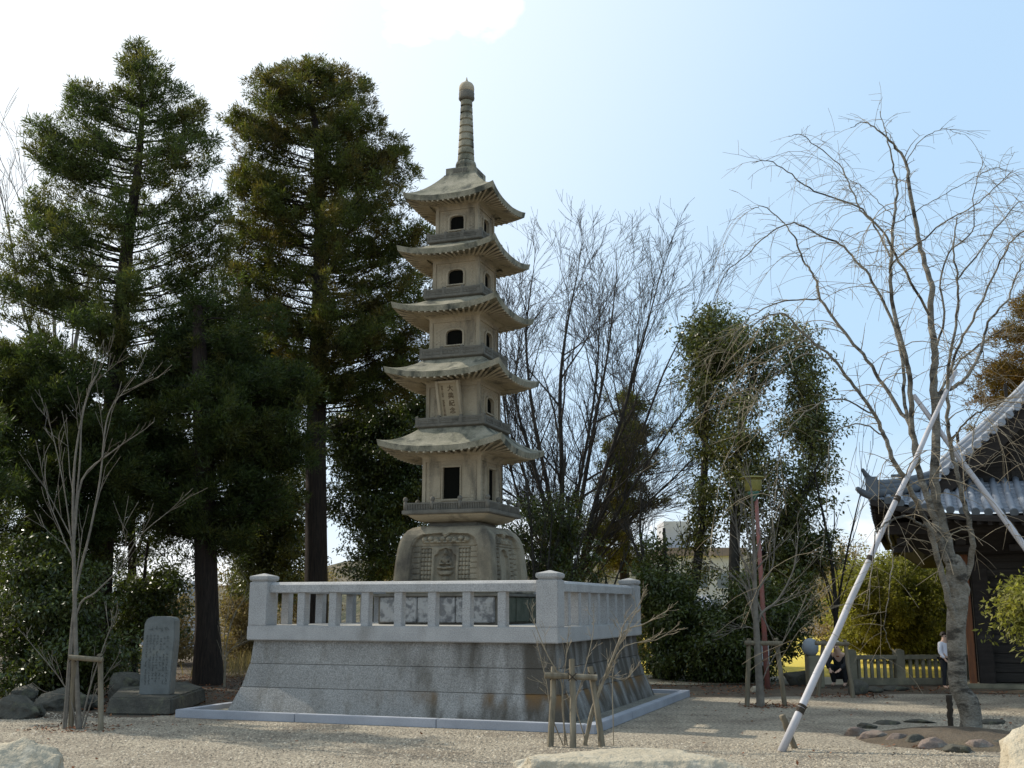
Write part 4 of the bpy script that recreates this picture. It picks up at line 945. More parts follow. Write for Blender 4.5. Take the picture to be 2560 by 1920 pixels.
sapling('bushy leafless plum with long thorny shoots beside the front stake frame', 13.05,
        [([(1462, 1866), (1475, 1790), (1500, 1720), (1525, 1660), (1560, 1580), (1610, 1560), (1665, 1528)], (.017, .004)),
         ([(1460, 1866), (1490, 1760), (1530, 1650), (1570, 1570), (1600, 1505)], (.014, .004)),
         ([(1455, 1866), (1480, 1780), (1515, 1690), (1550, 1600), (1560, 1560), (1600, 1510)], (.012, .0035)),
         ([(1413, 1866), (1408, 1780), (1402, 1700), (1370, 1640), (1345, 1580), (1325, 1530)], (.010, .003)),
         ([(1413, 1866), (1380, 1790), (1365, 1700), (1340, 1600)], (.008, .003)),
         ([(1460, 1840), (1440, 1760), (1455, 1700), (1480, 1600), (1485, 1540)], (.008, .003)),
         ([(1420, 1866), (1405, 1760), (1415, 1650), (1420, 1590)], (.008, .003)),
         ([(1500, 1700), (1560, 1700), (1590, 1670)], (.006, .003)), ([(1540, 1640), (1640, 1600), (1680, 1575)], (.006, .003))], 73, 'bark_twig', minr=.0022, per_stem=9, spread=.5, lenk=.14, name='plum_bush')
# low dead branches of the cedar next to the stone
# ------------------------------------------------------------------ weeping cherry
CH = [  # limbs: (px, py, depth offset), (r0, r1), twig amount
 ([(2425, 1850, 0), (2428, 1800, 0), (2418, 1755, 0), (2396, 1715, 0), (2392, 1640, 0), (2390, 1570, 0), (2395, 1500, 0), (2392, 1440, 0)], (.165, .13), 0),
 ([(2390, 1560, -.05), (2372, 1500, -.15), (2350, 1420, -.2), (2322, 1321, -.3), (2273, 1216, -.5), (2236, 1156, -.6), (2210, 1089, -.6), (2187, 1037, -.7), (2135, 966, -.8), (2082, 895, -.9), (2013, 841, -1), (1962, 786, -1.1), (1900, 800, -1.2), (1850, 860, -1.3)], (.052, .005), 10),
 ([(2395, 1470, 0), (2360, 1380, 0), (2330, 1280, 0), (2299, 1179, 0), (2284, 1104, .1), (2275, 955, .1), (2262, 892, .1), (2230, 748, .2), (2228, 643, .2), (2235, 538, .3), (2243, 470, .3), (2232, 411, .3), (2216, 343, .3), (2199, 280, .4)], (.060, .005), 8),
 ([(2299, 1150, 0), (2275, 1065, .2), (2220, 981, .4), (2169, 900, .5), (2110, 830, .6), (2051, 748, .7), (2040, 700, .7), (2013, 660, .8), (1988, 601, .8), (1962, 559, .9), (1908, 518, 1), (1878, 525, 1)], (.034, .005), 8),
 ([(2284, 1100, .1), (2262, 1010, .4), (2258, 912, .6), (2237, 820, .8), (2182, 702, .9), (2140, 656, 1), (2110, 618, 1), (2055, 592, 1), (1988, 559, 1.1), (1930, 580, 1.1), (1865, 639, 1.2), (1815, 680, 1.2), (1789, 740, 1.2)], (.03, .004), 8),
 ([(2392, 1440, 0), (2360, 1330, .1), (2340, 1240, .1), (2336, 1179, .1), (2340, 1067, .2), (2333, 955, .3), (2336, 880, .3), (2325, 790, .4), (2330, 719, .4), (2313, 660, .5), (2296, 592, .5), (2273, 474, .5), (2266, 407, .6), (2237, 369, .6), (2203, 331, .6), (2161, 305, .7), (2127, 318, .7)], (.085, .004), 9),
 ([(2325, 790, .4), (2266, 685, -.2), (2228, 613, -.4), (2195, 563, -.5), (2140, 516, -.6), (2038, 478, -.8), (1979, 436, -.9), (1920, 402, -1), (1880, 407, -1)], (.022, .004), 8),
 ([(2228, 643, .2), (2186, 563, .5), (2152, 525, .6), (2127, 470, .7), (2097, 411, .8), (2030, 358, .9), (2005, 337, 1), (1971, 341, 1)], (.016, .004), 6),
 ([(2266, 407, .6), (2300, 352, .5), (2338, 329, .4), (2363, 321, .3), (2401, 335, .2)], (.008, .003), 2),
 ([(2228, 690, .2), (2232, 656, 0), (2300, 605, -.4), (2367, 550, -.7), (2435, 516, -1), (2494, 461, -1.2), (2532, 428, -1.3)], (.016, .004), 6),
 ([(2230, 560, .3), (2249, 554, .3), (2308, 516, .5), (2367, 483, .7), (2435, 445, .9), (2486, 419, 1), (2520, 430, 1)], (.009, .003), 4),
 ([(2400, 1480, .05), (2425, 1410, 0), (2430, 1350, -.1), (2419, 1291, -.1), (2400, 1216, -.1), (2385, 1150, -.1), (2370, 1060, -.2), (2370, 955, -.2), (2374, 899, -.3), (2393, 790, -.4), (2393, 698, -.5), (2384, 622, -.5), (2393, 542, -.6)], (.048, .008), 9),
 ([(2339, 1060, .2), (2348, 992, .3), (2381, 970, .5), (2419, 940, .7), (2452, 880, .9), (2469, 807, 1), (2519, 748, 1.2), (2536, 698, 1.3), (2570, 640, 1.4), (2620, 620, 1.5)], (.038, .005), 9),
 ([(2374, 930, -.3), (2393, 875, -.5), (2439, 782, -.8), (2477, 706, -1), (2515, 622, -1.2), (2560, 580, -1.4), (2620, 590, -1.5), (2680, 680, -1.6)], (.022, .004), 8),
 ([(2330, 900, .3), (2360, 800, .1), (2350, 700, 0), (2380, 620, -.1), (2430, 580, -.2), (2435, 480, -.3), (2460, 400, -.4)], (.02, .004), 6),
 ([(2392, 700, -.5), (2440, 640, -.6), (2500, 560, -.7), (2560, 500, -.8), (2620, 520, -.9)], (.014, .004), 6),
 ([(2340, 1000, .3), (2400, 900, .9), (2480, 840, 1.3), (2560, 800, 1.6), (2650, 830, 1.8)], (.022, .004), 7),
 ([(2322, 1321, -.3), (2300, 1312, -.5), (2266, 1291, -.8), (2224, 1302, -1.1), (2198, 1321, -1.3), (2187, 1345, -1.4), (2177, 1440, -1.5), (2168, 1540, -1.5)], (.020, .004), 2),
 ([(2224, 1302, -1.1), (2222, 1345, -1.2), (2232, 1384, -1.2), (2222, 1480, -1.3), (2212, 1570, -1.3), (2228, 1620, -1.3), (2245, 1640, -1.3)], (.010, .003), 1),
 ([(2378, 1104, -.1), (2420, 1050, -.5), (2480, 1010, -.9), (2560, 1010, -1.3), (2620, 1080, -1.6), (2640, 1200, -1.7)], (.016, .004), 5),
 ([(2400, 1216, -.1), (2430, 1130, .4), (2440, 1050, .8), (2500, 1000, 1.2), (2580, 990, 1.5)], (.014, .004), 5),
 ([(2210, 1089, -.6), (2150, 1060, -1), (2090, 1080, -1.3), (2070, 1150, -1.5), (2065, 1300, -1.6), (2050, 1420, -1.6)], (.012, .003), 2),
 ([(2187, 1037, -.7), (2110, 1000, -.9), (2030, 1020, -1.1), (1960, 1100, -1.3), (1935, 1250, -1.4), (1925, 1380, -1.4)], (.013, .003), 3),
 ([(2082, 895, -.9), (2000, 890, -1.1), (1900, 980, -1.3), (1850, 1080, -1.4), (1800, 1180, -1.5)], (.011, .003), 5),
 ([(2051, 748, .7), (1960, 752, .8), (1880, 790, .9), (1830, 850, .9), (1790, 930, 1)], (.014, .003), 5),
 ([(2062, 870, -.9), (1990, 850, -.8), (1920, 900, -.7), (1870, 990, -.7)], (.010, .003), 4),
 ([(2233, 538, .3), (2190, 500, .6), (2150, 460, .8), (2130, 470, .9)], (.008, .003), 3),
]
CY = 14.1
b0 = P(2425, 1840, CY)
ch = empty('weeping_cherry', (b0[0], b0[1], 0), 0, 'large leafless weeping cherry propped by pale poles in front of the temple', 'tree')
tb = TB(); tw = TB(); rg = np.random.default_rng(77)
def weep(b, out_, ln, droop, r, lvl=1):
    n = max(5, int(ln/.14)); d = out_/np.linalg.norm(out_); pts = [b]; st = ln/n
    for i in range(n):
        d = d+np.array([0, 0, -droop*st*2.6])+rg.normal(0, .07, 3); d /= np.linalg.norm(d); pts.append(pts[-1]+d*st)
    pts = np.array(pts); tw.limb(pts, np.linspace(r, .0022, len(pts)), 3)
    if lvl > 0:
        for _ in range(int(ln/.20)):
            i = rg.integers(1, len(pts)-1); side = rg.normal(0, 1, 3); side[2] = abs(side[2])*.3
            weep(pts[i], side+d*.6, ln*rg.uniform(.2, .45), droop*rg.uniform(.3, 1.), max(.0025, r*.55), lvl-1)
for ci, (pl, (r0, r1), tws) in enumerate(CH):
    path = smooth_path(pp(pl, CY), 5)
    if ci == 0: path = np.vstack([path[0]+np.array([0, 0, -.12]), path])
    rad = np.linspace(r0*.86, r1, len(path))
    if ci == 0:
        rad = np.interp(np.linspace(0, 1, len(path)), [0, .06, .15, .3, .42, .6, .85, 1], [.19, .152, .124, .138, .112, .110, .125, .115])
    jit = rg.normal(0, .008 if r0 < .1 else .0, path.shape); path = path+jit
    tb.limb(path, rad, 12 if r0 > .1 else 7)
    for k in range(int(tws*3.6)):
        q = rg.uniform(.18, 1.); a = q*(len(path)-1); i0 = min(int(a), len(path)-2); b = path[i0]+(path[i0+1]-path[i0])*(a-i0)
        d = path[i0+1]-path[i0]; d /= np.linalg.norm(d)
        sd_ = rg.normal(0, 1, 3); sd_[2] = rg.uniform(.0, .9); sd_[0] += (-.5 if b[0] < 5.6 else .5)
        big = rg.uniform() < .30
        weep(b, sd_+d*.5, rg.uniform(.7, 1.7) if big else rg.uniform(.18, .55), rg.uniform(.45, 1.0) if big else rg.uniform(.1, .9), max(.0035, min(.008, rad[i0]*.4)), 1)
    # spurs
    for k in range(int(tws*2.5)):
        i0 = rg.integers(len(path)//6, len(path)-1); dd_ = rg.normal(0, 1, 3); weep(path[i0], dd_, rg.uniform(.05, .16), .2, .003, 0)
# swollen crotch where the stems divide
cb = MB(); 
bm = bmesh.new(); bmesh.ops.create_icosphere(bm, subdivisions=3, radius=1)
cpos = P(2392, 1455, CY)
for v in bm.verts:
    n = v.co.copy(); k = 1+.16*math.sin(n.x*5+n.z*7)+.1*math.sin(n.y*9+n.z*3); v.co = Vector((n.x*.135*k, n.y*.13*k, n.z*.30*k))+Vector(cpos)-Vector((b0[0], b0[1], 0))
me = bpy.data.meshes.new('burl'); bm.to_mesh(me); bm.free(); link_mesh('burl', me, M['bark_cherry'], ch, smooth=True)
tb.build('trunk', M['bark_cherry'], ch, (b0[0], b0[1], 0)); tw.build('twigs', M['bark_twig'], ch, (b0[0], b0[1], 0))
# support poles
def pole_obj(name, a, b, r0, r1, m, label, cat, bands=(), group=None):
    o = empty(name, (a[0], a[1], 0), 0, label, cat, group)
    m_ = MB(); k = 12; pts = np.array([a+(b-a)*t for t in np.linspace(0, 1, k)]); pts[1:-1] += RNG.normal(0, .004, (k-2, 3))
    m_.tube(pts, np.linspace(r0, r1, k), 12); m_.build('shaft', m, o, origin=(a[0], a[1], 0), smooth=True)
    for t in bands:
        p = a+(b-a)*t; d = (b-a)/np.linalg.norm(b-a); r = r0+(r1-r0)*t
        MB().tube([p-d*.015, p+d*.015], [r+.006]*2, 12).build('band', M['rope'], o, origin=(a[0], a[1], 0))
    return o
pa = G(1953, 1880); pole_obj('support_pole', pa+np.array([0, 0, .0]), P(2389, 929, 14.0), .045, .027, M['pole'], 'long pale pole propping the cherry, its foot on the gravel at left of the tree', 'pole', (.09, .095, .102, .46, .466, .62, .627), 'props under the weeping cherry')
pb = G(2900, 1890); pole_obj('support_pole', np.array([7.35, 12.8, 0]), P(2284, 988, 14.5), .05, .032, M['pole'], 'pale pole leaning into the cherry from the right in front of the tiled roof', 'pole', (.5,), 'props under the weeping cherry')
st = G(1988, 1872); pole_obj('wooden_peg', st, G(1975, 1872)+np.array([-.07, .0, .36]), .034, .036, M['stake'], 'short wooden peg beside the foot of the pale prop', 'peg')
pole_obj('dark_stump', P(2375, 1800, 14.9)*np.array([1, 1, 0]), P(2372, 1738, 14.9), .035, .04, M['rope'], 'short dark stub standing against the left of the cherry trunk', 'stump')
# ------------------------------------------------------------------ stake frames
def stake_frame(label, posts, bar_, r, extra=None, group='wooden stake frames for young trees'):
    """posts: list of (foot xyz, head xyz); bar: (a, b)"""
    f0 = posts[0][0]; o = empty('stake_frame', (f0[0], f0[1], 0), 0, label, 'stake frame', group); org = (f0[0], f0[1], 0)
    for a, b in posts:
        a = np.array(a); b = np.array(b); n = 6; pts = np.array([a+(b-a)*t for t in np.linspace(0, 1, n)])+RNG.normal(0, .003, (n, 3))
        pts[0][2] = -.03
        MB().tube(pts, np.linspace(r*1.05, r*.95, n), 10).build('post', M['stake'], o, origin=org, smooth=False)
    a, b = map(np.array, bar_); n = 6; MB().tube([a+(b-a)*t for t in np.linspace(0, 1, n)], [r*.98]*n, 10).build('crossbar', M['stake'], o, origin=org)
    for pa_, pb_ in posts:
        pa_, pb_ = np.array(pa_), np.array(pb_)
        z = (a[2]+b[2])/2; t = (z-pa_[2])/(pb_[2]-pa_[2]); p = pa_+(pb_-pa_)*t
        if abs(t) < 1.1: m_ = MB(); m_.bar(p+np.array([-r*1.3, -r*1.25, -r*1.2]), p+np.array([r*1.3, -r*1.25, r*1.2]), .008, .012); m_.bar(p+np.array([r*1.3, -r*1.32, -r*1.2]), p+np.array([-r*1.3, -r*1.32, r*1.2]), .008, .012); m_.build('lashing', M['rope'], o, origin=org)
    return o
Yf = 13.05
stake_frame('weathered stake frame with three stakes around the front plum', [(G(1376, 1868), P(1385, 1668, Yf+.1)), (G(1507, 1868), P(1476, 1668, Yf+.1)), (G(1433, 1870), P(1430, 1648, Yf-.02))], (P(1362, 1688, Yf), P(1493, 1694, Yf)), .036)
Yl = 14.6
stake_frame('grey stake frame of two stakes around the tall pale sapling at left', [(G(177, 1822), P(186, 1640, Yl+.1)), (G(252, 1828), P(251, 1634, Yl+.1))], (P(172, 1643, Yl), P(257, 1650, Yl)), .034)
Yr = 18.0
stake_frame('grey stake frame of two stakes around the sapling right of the platform', [(G(1867, 1767), P(1873, 1596, Yr)), (G(1963, 1766), P(1940, 1596, Yr))], (P(1862, 1607, Yr-.05), P(1955, 1609, Yr-.05)), .038)
Yq = 19.9
stake_frame('dark stake frame behind the foot of the pale prop, near the stone fence', [(G(2045, 1742), P(2058, 1600, Yq)), (G(2133, 1745), P(2112, 1600, Yq))], (P(2038, 1608, Yq-.05), P(2122, 1610, Yq-.05)), .036)

# ================================================================== ROCKS
def rock(label, c, h, m, seed, group=None, flat=.0, name='boulder', rz=0., sub=5, rough=.16, cat='rock'):
    bm = bmesh.new(); bmesh.ops.create_icosphere(bm, subdivisions=sub, radius=1); r = np.random.default_rng(seed)
    ks = [(r.normal(size=3)*f, r.uniform(0, 6.3), w) for f, w in ((1.6, .5), (1.8, .5), (3.4, .3), (4., .3), (7.5, .14), (8.5, .12), (16, .05), (19, .05))]
    planes = [(lambda v: v/np.linalg.norm(v))(r.normal(size=3)) for _ in range(16)]; th_ = r.uniform(.60, .80, 16)
    for v in bm.verts:
        n = np.array(v.co); s = sum(w*math.sin(float(k@n)+p) for k, p, w in ks); q = n*(1+rough*s)
        for pl, t_ in zip(planes, th_):
            d = q@pl
            if d > t_: q = q-pl*(d-t_)*.93
        rg_ = abs(math.sin(q[0]*7+q[1]*5+seed))*abs(math.sin(q[1]*6-q[2]*8+seed*2))+.5*abs(math.sin(q[0]*17-q[2]*13+seed))*abs(math.sin(q[1]*19+q[0]*8))+.25*abs(math.sin(q[0]*41+q[1]*33))*abs(math.sin(q[2]*47-q[1]*29))
        q = q*(1-.075*rg_)
        if q[2] > 1-flat: q[2] = 1-flat+(q[2]-1+flat)*.15
        v.co = (q[0]*h[0], q[1]*h[1], q[2]*h[2])
    me = bpy.data.meshes.new(name); bm.to_mesh(me); bm.free(); o = link_mesh(name, me, m, smooth=True)
    o.location = tuple(map(float, c)); o.rotation_euler = (0, 0, rz); return tag(o, label, cat, group)
rock('long flat pale boulder at the bottom centre of the view', (.93, 9.60, -.03), (1.36, .72, .70), M['rock_pale'], 3, flat=.50, sub=6, rough=.10)
rock('rounded pale boulder cut off by the bottom left corner', (-4.30, 9.62, .08), (.74, .5, .46), M['rock_pale'], 4, sub=5, flat=.05)
rock('big pale boulder cut off by the bottom right corner', (4.72, 9.3, .05), (.95, .7, .80), M['rock_pale'], 6, sub=5)
for lb, px, py, h, s in (('dark boulder at the left edge beyond the gravel', 15, 1800, (.4, .3, .34), 11), ('small brownish stone between the two left boulders', 75, 1795, (.2, .18, .2), 12),
                         ('broad sloping boulder left of the staked sapling', 135, 1780, (.5, .35, .33), 13), ('dark boulder just behind the left stake frame', 215, 1775, (.28, .25, .22), 14), ('mossy dark boulder behind the plinth of the inscribed stone', 300, 1755, (.5, .35, .42), 15),
                         ('small dark stone low at the far left behind the dark boulder', 40, 1760, (.3, .3, .33), 19)):
    g = G(px, py); rock(lb, (g[0], g[1]+h[1], h[2]*.28), (h[0], h[1], h[2]*.82), M['rock_dark'], s)
for lb, px, py, h, s in (('small pale grey stone in front of the shrubs right of the platform', 1888, 1730, (.09, .08, .09), 16), ('grey boulder at the left foot of the stone fence', 2150, 1738, (.26, .2, .2), 17),
                         ('dark stone between the ball-topped post and the bushes', 1995, 1715, (.3, .2, .26), 18), ('low dark stone under the stone fence near its middle', 2240, 1728, (.3, .16, .08), 20), ('low dark stone beneath the left part of the fence', 2190, 1732, (.22, .14, .08), 22)):
    g = G(px, py); rock(lb, (g[0], g[1]+h[1]*.5, h[2]*.4), h, M['rock_dark'] if s != 16 else M['rock_pale'], s, sub=3)
ring = [('leftmost grey-pink edging stone of the bed under the cherry', 2148, 1842, .20, .13, 'rock_pink'), ('long pinkish edging stone at the front left of the cherry bed', 2196, 1852, .26, .15, 'rock_pink'), ('squarish reddish edging stone right of the long pinkish one', 2248, 1860, .17, .14, 'rock_pink'),
        ('dark brown edging stone in the middle of the front of the cherry bed', 2292, 1866, .17, .13, 'rock_dark'), ('pinkish sloping edging stone in front of the cherry trunk', 2345, 1874, .24, .13, 'rock_pink'), ('dark low edging stone at the front right of the cherry bed', 2400, 1882, .22, .12, 'rock_dark'),
        ('pale edging stone beside the big right boulder', 2455, 1876, .22, .14, 'rock_pink'), ('rough edging stone half hidden by the big right boulder', 2505, 1872, .2, .13, 'rock_dark'),
        ('small dark edging stone at the back left of the cherry bed', 2172, 1822, .17, .09, 'rock_dark'), ('low dark edging stone behind the bed left of the trunk', 2225, 1812, .22, .08, 'rock_dark'), ('flat dark edging stone behind the bed nearest the trunk', 2300, 1808, .24, .07, 'rock_dark'), ('dark edging stone behind the bed right of the trunk', 2478, 1812, .2, .09, 'rock_dark')]
for i, (lb, px, py, w, h, mt) in enumerate(ring):
    g = G(px, py); rock(lb, (g[0], g[1]+.08, h*.12), (w*1.05, .15, h*.85), M[mt], 40+i, 'edging stones around the cherry bed', name='edging_stone', rough=.26, sub=4, rz=random.uniform(-.3, .3), cat='stone')
bm = bmesh.new(); bmesh.ops.create_grid(bm, x_segments=40, y_segments=30, size=1)
for v in bm.verts:
    r = min(1, math.hypot(v.co.x, v.co.y)); h = .16*(1-r*r)+.012*math.sin(v.co.x*23)*math.cos(v.co.y*17)*(1-r)
    v.co = Vector((5.25+v.co.x*1.25*(1.0), 13.55+v.co.y*1.15, h-.02 if r < 1 else -.03))
me = bpy.data.meshes.new('soil_bed'); bm.to_mesh(me); bm.free(); tag(link_mesh('soil_bed', me, M['soil'], smooth=True), kind='structure')

# ================================================================== INSCRIBED STONE
g0 = G(430, 1775); sb_ = empty('inscribed_stone', (-5.83, 17.1, 0), 0, 'upright grey memorial slab with faint rows of carved writing on a low stone plinth', 'monument')
def wl(p): return (p[0]+5.83, p[1]-17.1, p[2])
# plinth
pf = [G(262, 1788), G(430, 1790), G(515, 1756), G(470, 1738), G(300, 1745)]
zt_ = .245; m_ = MB(); n = 5
V = [wl(p) for p in pf]; ctr = np.mean(np.array(V), 0)
top = [tuple(np.array([v[0], v[1], 0])+(ctr-np.array(v))*np.array([.06, .06, 0])+np.array([0, 0, zt_])) for v in V]
V = [(v[0], v[1], 0) for v in V]
m_.add(V+top, [tuple(range(5))[::-1], tuple(range(5, 10))]+[(i, (i+1) % 5, 5+(i+1) % 5, 5+i) for i in range(5)])
m_.build('plinth', M['rock_dark'], sb_, bevel=.03, seg=3)
# slab: outline in its own plane
yS = 17.2
ol = [(347, 1735), (351, 1660), (358, 1600), (361, 1560), (368, 1546), (382, 1541), (410, 1541), (430, 1543), (437, 1550), (436, 1600), (428, 1680), (423, 1737)]
f1 = [np.array(wl(P(a, b, yS))) for a, b in ol]
dvec = np.array([.012, .24, 0]); back = [p+dvec for p in f1]
for p in (f1[0], f1[-1], back[0], back[-1]): p[2] = .24
k = len(ol); m_ = MB(); m_.add([tuple(p) for p in f1]+[tuple(p) for p in back], [tuple(range(k)), tuple(range(k, 2*k))[::-1]]+[(i, (i+1) % k, k+(i+1) % k, k+i) for i in range(k)])
slab = m_.build('slab', M['stele'], sb_, bevel=.012, seg=2, ang=35)
m_ = MB(); rg2 = random.Random(4)
def mark(px, py, s):
    p = np.array(wl(P(px, py, yS-.003)))
    for _ in range(4):
        a = rg2.uniform(0, 3.14); l = s*rg2.uniform(.3, .5); ox, oz = rg2.uniform(-.3, .3)*s, rg2.uniform(-.3, .3)*s
        if rg2.random() < .6: a = rg2.choice([0, HAL])
        m_.bar(p+np.array([ox-l*math.cos(a), 0, oz-l*math.sin(a)]), p+np.array([ox+l*math.cos(a), 0, oz+l*math.sin(a)]), s*.045, .003)
for r in range(19):
    for c in range(7):
        if rg2.random() < .82: mark(420-c*8.6-r*.35, 1590+r*6.6, .036)
for c in range(4): mark(417-c*13, 1572, .07)
m_.build('inscription', M['stele_cut'], slab)

# ================================================================== TEMPLE
TX, TY = 8.9, 22.0
tp = empty('temple_hall', (TX, TY, 0), PSI, 'dark timber temple hall with upswept grey tiled hip-and-gable roof at the right edge', 'building')
TO = (TX, TY, 0)
EX0, EX1, EY0, EY1 = 7.3, 17.1, 20.0, 31.5      # eaves rectangle
IX0, IX1, IY0, IY1 = 8.6, 15.7, 21.5, 29.9      # top of the skirt roof
ZE, ZI = 3.17, 3.92
def corner_up(t): return .30*max(0, (abs(t)-.45)/.55)**2.2
def skirt(u, q, side):
    """u in -1..1 along the side, q 0 eave..1 top"""
    if side == 'f': x0, x1, y0 = EX0+(IX0-EX0)*q, EX1+(IX1-EX1)*q, EY0+(IY0-EY0)*q; x = (x0+x1)/2+u*(x1-x0)/2; y = y0
    else: y0, y1, x0 = EY0+(IY0-EY0)*q, EY1+(IY1-EY1)*q, EX0+(IX0-EX0)*q; y = (y0+y1)/2+u*(y1-y0)/2; x = x0
    z = ZE+(ZI-ZE)*(q*.8+q*q*.2)+corner_up(u)*(1-q)**1.3*1.25
    return np.array([x, y, z])
roof = empty('roof', (0, 0, 0), 0, None, None); roof.parent = tp
def build_skirt(side, nrolls):
    flat = MB(); rows = 9; cols = 80
    V = []; Fs = []
    for r in range(rows):
        for q, dz in ((r/rows, .028), ((r+1)/rows, 0.0)):
            for c in range(cols+1):
                u = -1+2*c/cols; p = skirt(u, q, side); p[2] += dz; V.append(tuple(p))
    w = cols+1
    for r in range(2*rows-1):
        for c in range(cols): Fs.append((r*w+c, r*w+c+1, (r+1)*w+c+1, (r+1)*w+c))
    flat.add(V, Fs)
    # thickness under the tiles
    flat.build('flat_tiles', M['tile'], roof, origin=TO)
    rl = MB(); cp = MB()
    L0 = (EX1-EX0) if side == 'f' else (EY1-EY0)
    for i in range(nrolls):
        s_ = -L0/2+(i+.5)*L0/nrolls; pts = []
        # a roll runs straight up the slope until it meets the hip
        for q in np.linspace(0, 1, 7):
            hw = (L0/2)-q*((IX0-EX0) if side == 'f' else (IY0-EY0))
            if abs(s_) > hw-.03: break
            p = skirt(s_/hw, q, side); p[2] += .035; pts.append(p)
        if len(pts) >= 2:
            rl.tube(pts, [.062]*len(pts), 10)
            d = (pts[0]-pts[1])/np.linalg.norm(pts[0]-pts[1]); cp.tube([pts[0]+d*.02, pts[0]-d*.03], [.075, .075], 12)
    rl.build('roll_tiles', M['tile'], roof, origin=TO, smooth=True); cp.build('eave_end_tiles', M['tile_dark'], roof, origin=TO)
build_skirt('f', 46); build_skirt('l', 44)
# hip ridge
m_ = MB(); pts = [skirt(-1, q, 'f')+np.array([0, 0, .10]) for q in np.linspace(.05, 1, 9)]
for dz, r in ((0, .10), (.09, .085), (.17, .07)): m_.tube([p+np.array([0, 0, dz]) for p in pts], [r]*9, 10)
m_.build('hip_ridge', M['tile_dark'], roof, origin=TO, smooth=True)
p0 = pts[0]; m_ = MB(); m_.box((p0[0]-.02, p0[1]-.02, p0[2]+.10), (.11, .11, .19)); m_.tube([p0+np.array([-.02, -.02, .22]), p0+np.array([-.12, -.12, .34]), p0+np.array([-.17, -.17, .44])], [.06, .05, .03], 8); m_.build('ridge_end_tile', M['tile_dark'], roof, origin=TO, bevel=.01); m_ = MB()
m_.tube([skirt(-1, 0, 'f')+np.array([.1, .1, .0]), skirt(-1, 0, 'f')+np.array([-.12, -.12, .09]), skirt(-1, 0, 'f')+np.array([-.22, -.22, .17])], [.08, .07, .045], 8); m_.build('corner_tile', M['tile_dark'], roof, origin=TO, bevel=.01); m_ = MB()
m_.box(tuple(pts[3]+np.array([0, 0, .28])), (.14, .03, .03)); m_.build('ridge_top_tile', M['tile_dark'], roof, origin=TO, bevel=.01)
# main roof (gable on the front)
RX, RZ = 12.08, 7.5
GY = 20.95
def main(q, y, sgn=-1):
    x = RX+sgn*(RX-8.45)*(1-q); z = 3.90+(RZ-3.90)*(q*.74+q**2*.26); return np.array([x, y, z])
for sgn in (-1, 1):
    V = []; Fs = []; rows = 22
    for r in range(rows):
        for q, dz in ((r/rows, .03), ((r+1)/rows, 0)):
            for y in (GY, 30.4): p = main(q, y, sgn); V.append((p[0], p[1], p[2]+dz))
    for r in range(2*rows-1): Fs.append((r*2, r*2+1, r*2+3, r*2+2))
    m_ = MB(); m_.add(V, Fs); m_.build('flat_tiles', M['tile'], roof, origin=TO)
    m_ = MB(); cp = MB()
    for i in range(34):
        y = GY+.10+i*.28; pts = [main(q, y, sgn)+np.array([0, 0, .05]) for q in np.linspace(0, 1, 12)]; m_.tube(pts, [.07]*12, 10)
    # descending ridge near the verge
    for k_, (yy, rr, dz) in enumerate(((GY+.62, .11, .12), (GY+.62, .09, .24), (GY+.62, .07, .33))): m_.tube([main(q, yy, sgn)+np.array([0, 0, dz]) for q in np.linspace(.0, 1, 12)], [rr]*12, 10)
    m_.build('roll_tiles', M['tile'], roof, origin=TO, smooth=True)
    # verge tiles: short rolls pointing forward over the gable
    for i in range(24):
        q = (i+.5)/24; p = main(q, GY, sgn)+np.array([0, 0, .03]); cp.tube([p+np.array([0, .30, 0]), p+np.array([0, -.16, -.02])], [.075, .075], 10)
    cp.build('verge_tiles', M['tile'], roof, origin=TO)
    m_ = MB()
    for a_, b_ in zip(np.linspace(0, 1, 13)[:-1], np.linspace(0, 1, 13)[1:]):
        pa_, pb_ = main(a_, GY+.02, sgn), main(b_, GY+.02, sgn)
        m_.add([(pa_[0], GY+.0, pa_[2]-.06), (pb_[0], GY, pb_[2]-.06), (pb_[0], GY, pb_[2]-.42), (pa_[0], GY, pa_[2]-.42), (pa_[0], GY+.08, pa_[2]-.06), (pb_[0], GY+.08, pb_[2]-.06), (pb_[0], GY+.08, pb_[2]-.42), (pa_[0], GY+.08, pa_[2]-.42)],
               [(0, 1, 2, 3), (7, 6, 5, 4), (0, 4, 5, 1), (2, 6, 7, 3)])
    m_.build('bargeboard', M['wood_dark'], roof, origin=TO)
m_ = MB(); m_.b2(RX-.2, RX+.2, GY-.1, 30.6, RZ-.05, RZ+.5); m_.build('main_ridge', M['tile_dark'], roof, origin=TO, bevel=.05)
m_ = MB(); m_.add([(8.4, 21.7, 3.85), (15.76, 21.7, 3.85), (RX, 21.7, RZ-.1), (8.4, 21.95, 3.85), (15.76, 21.95, 3.85), (RX, 21.95, RZ-.1)], [(0, 1, 2), (5, 4, 3), (0, 3, 4, 1), (1, 4, 5, 2), (2, 5, 3, 0)])
for i in range(9): m_.b2(8.0+i*.95, 8.06+i*.95, 21.66, 21.70, 3.86, min(3.86+i*.9+.2, 7.4) if i < 4 else max(3.9, 3.86+(8-i)*.9+.2))
m_.build('gable_wall', M['wood_board'], tp, origin=TO)
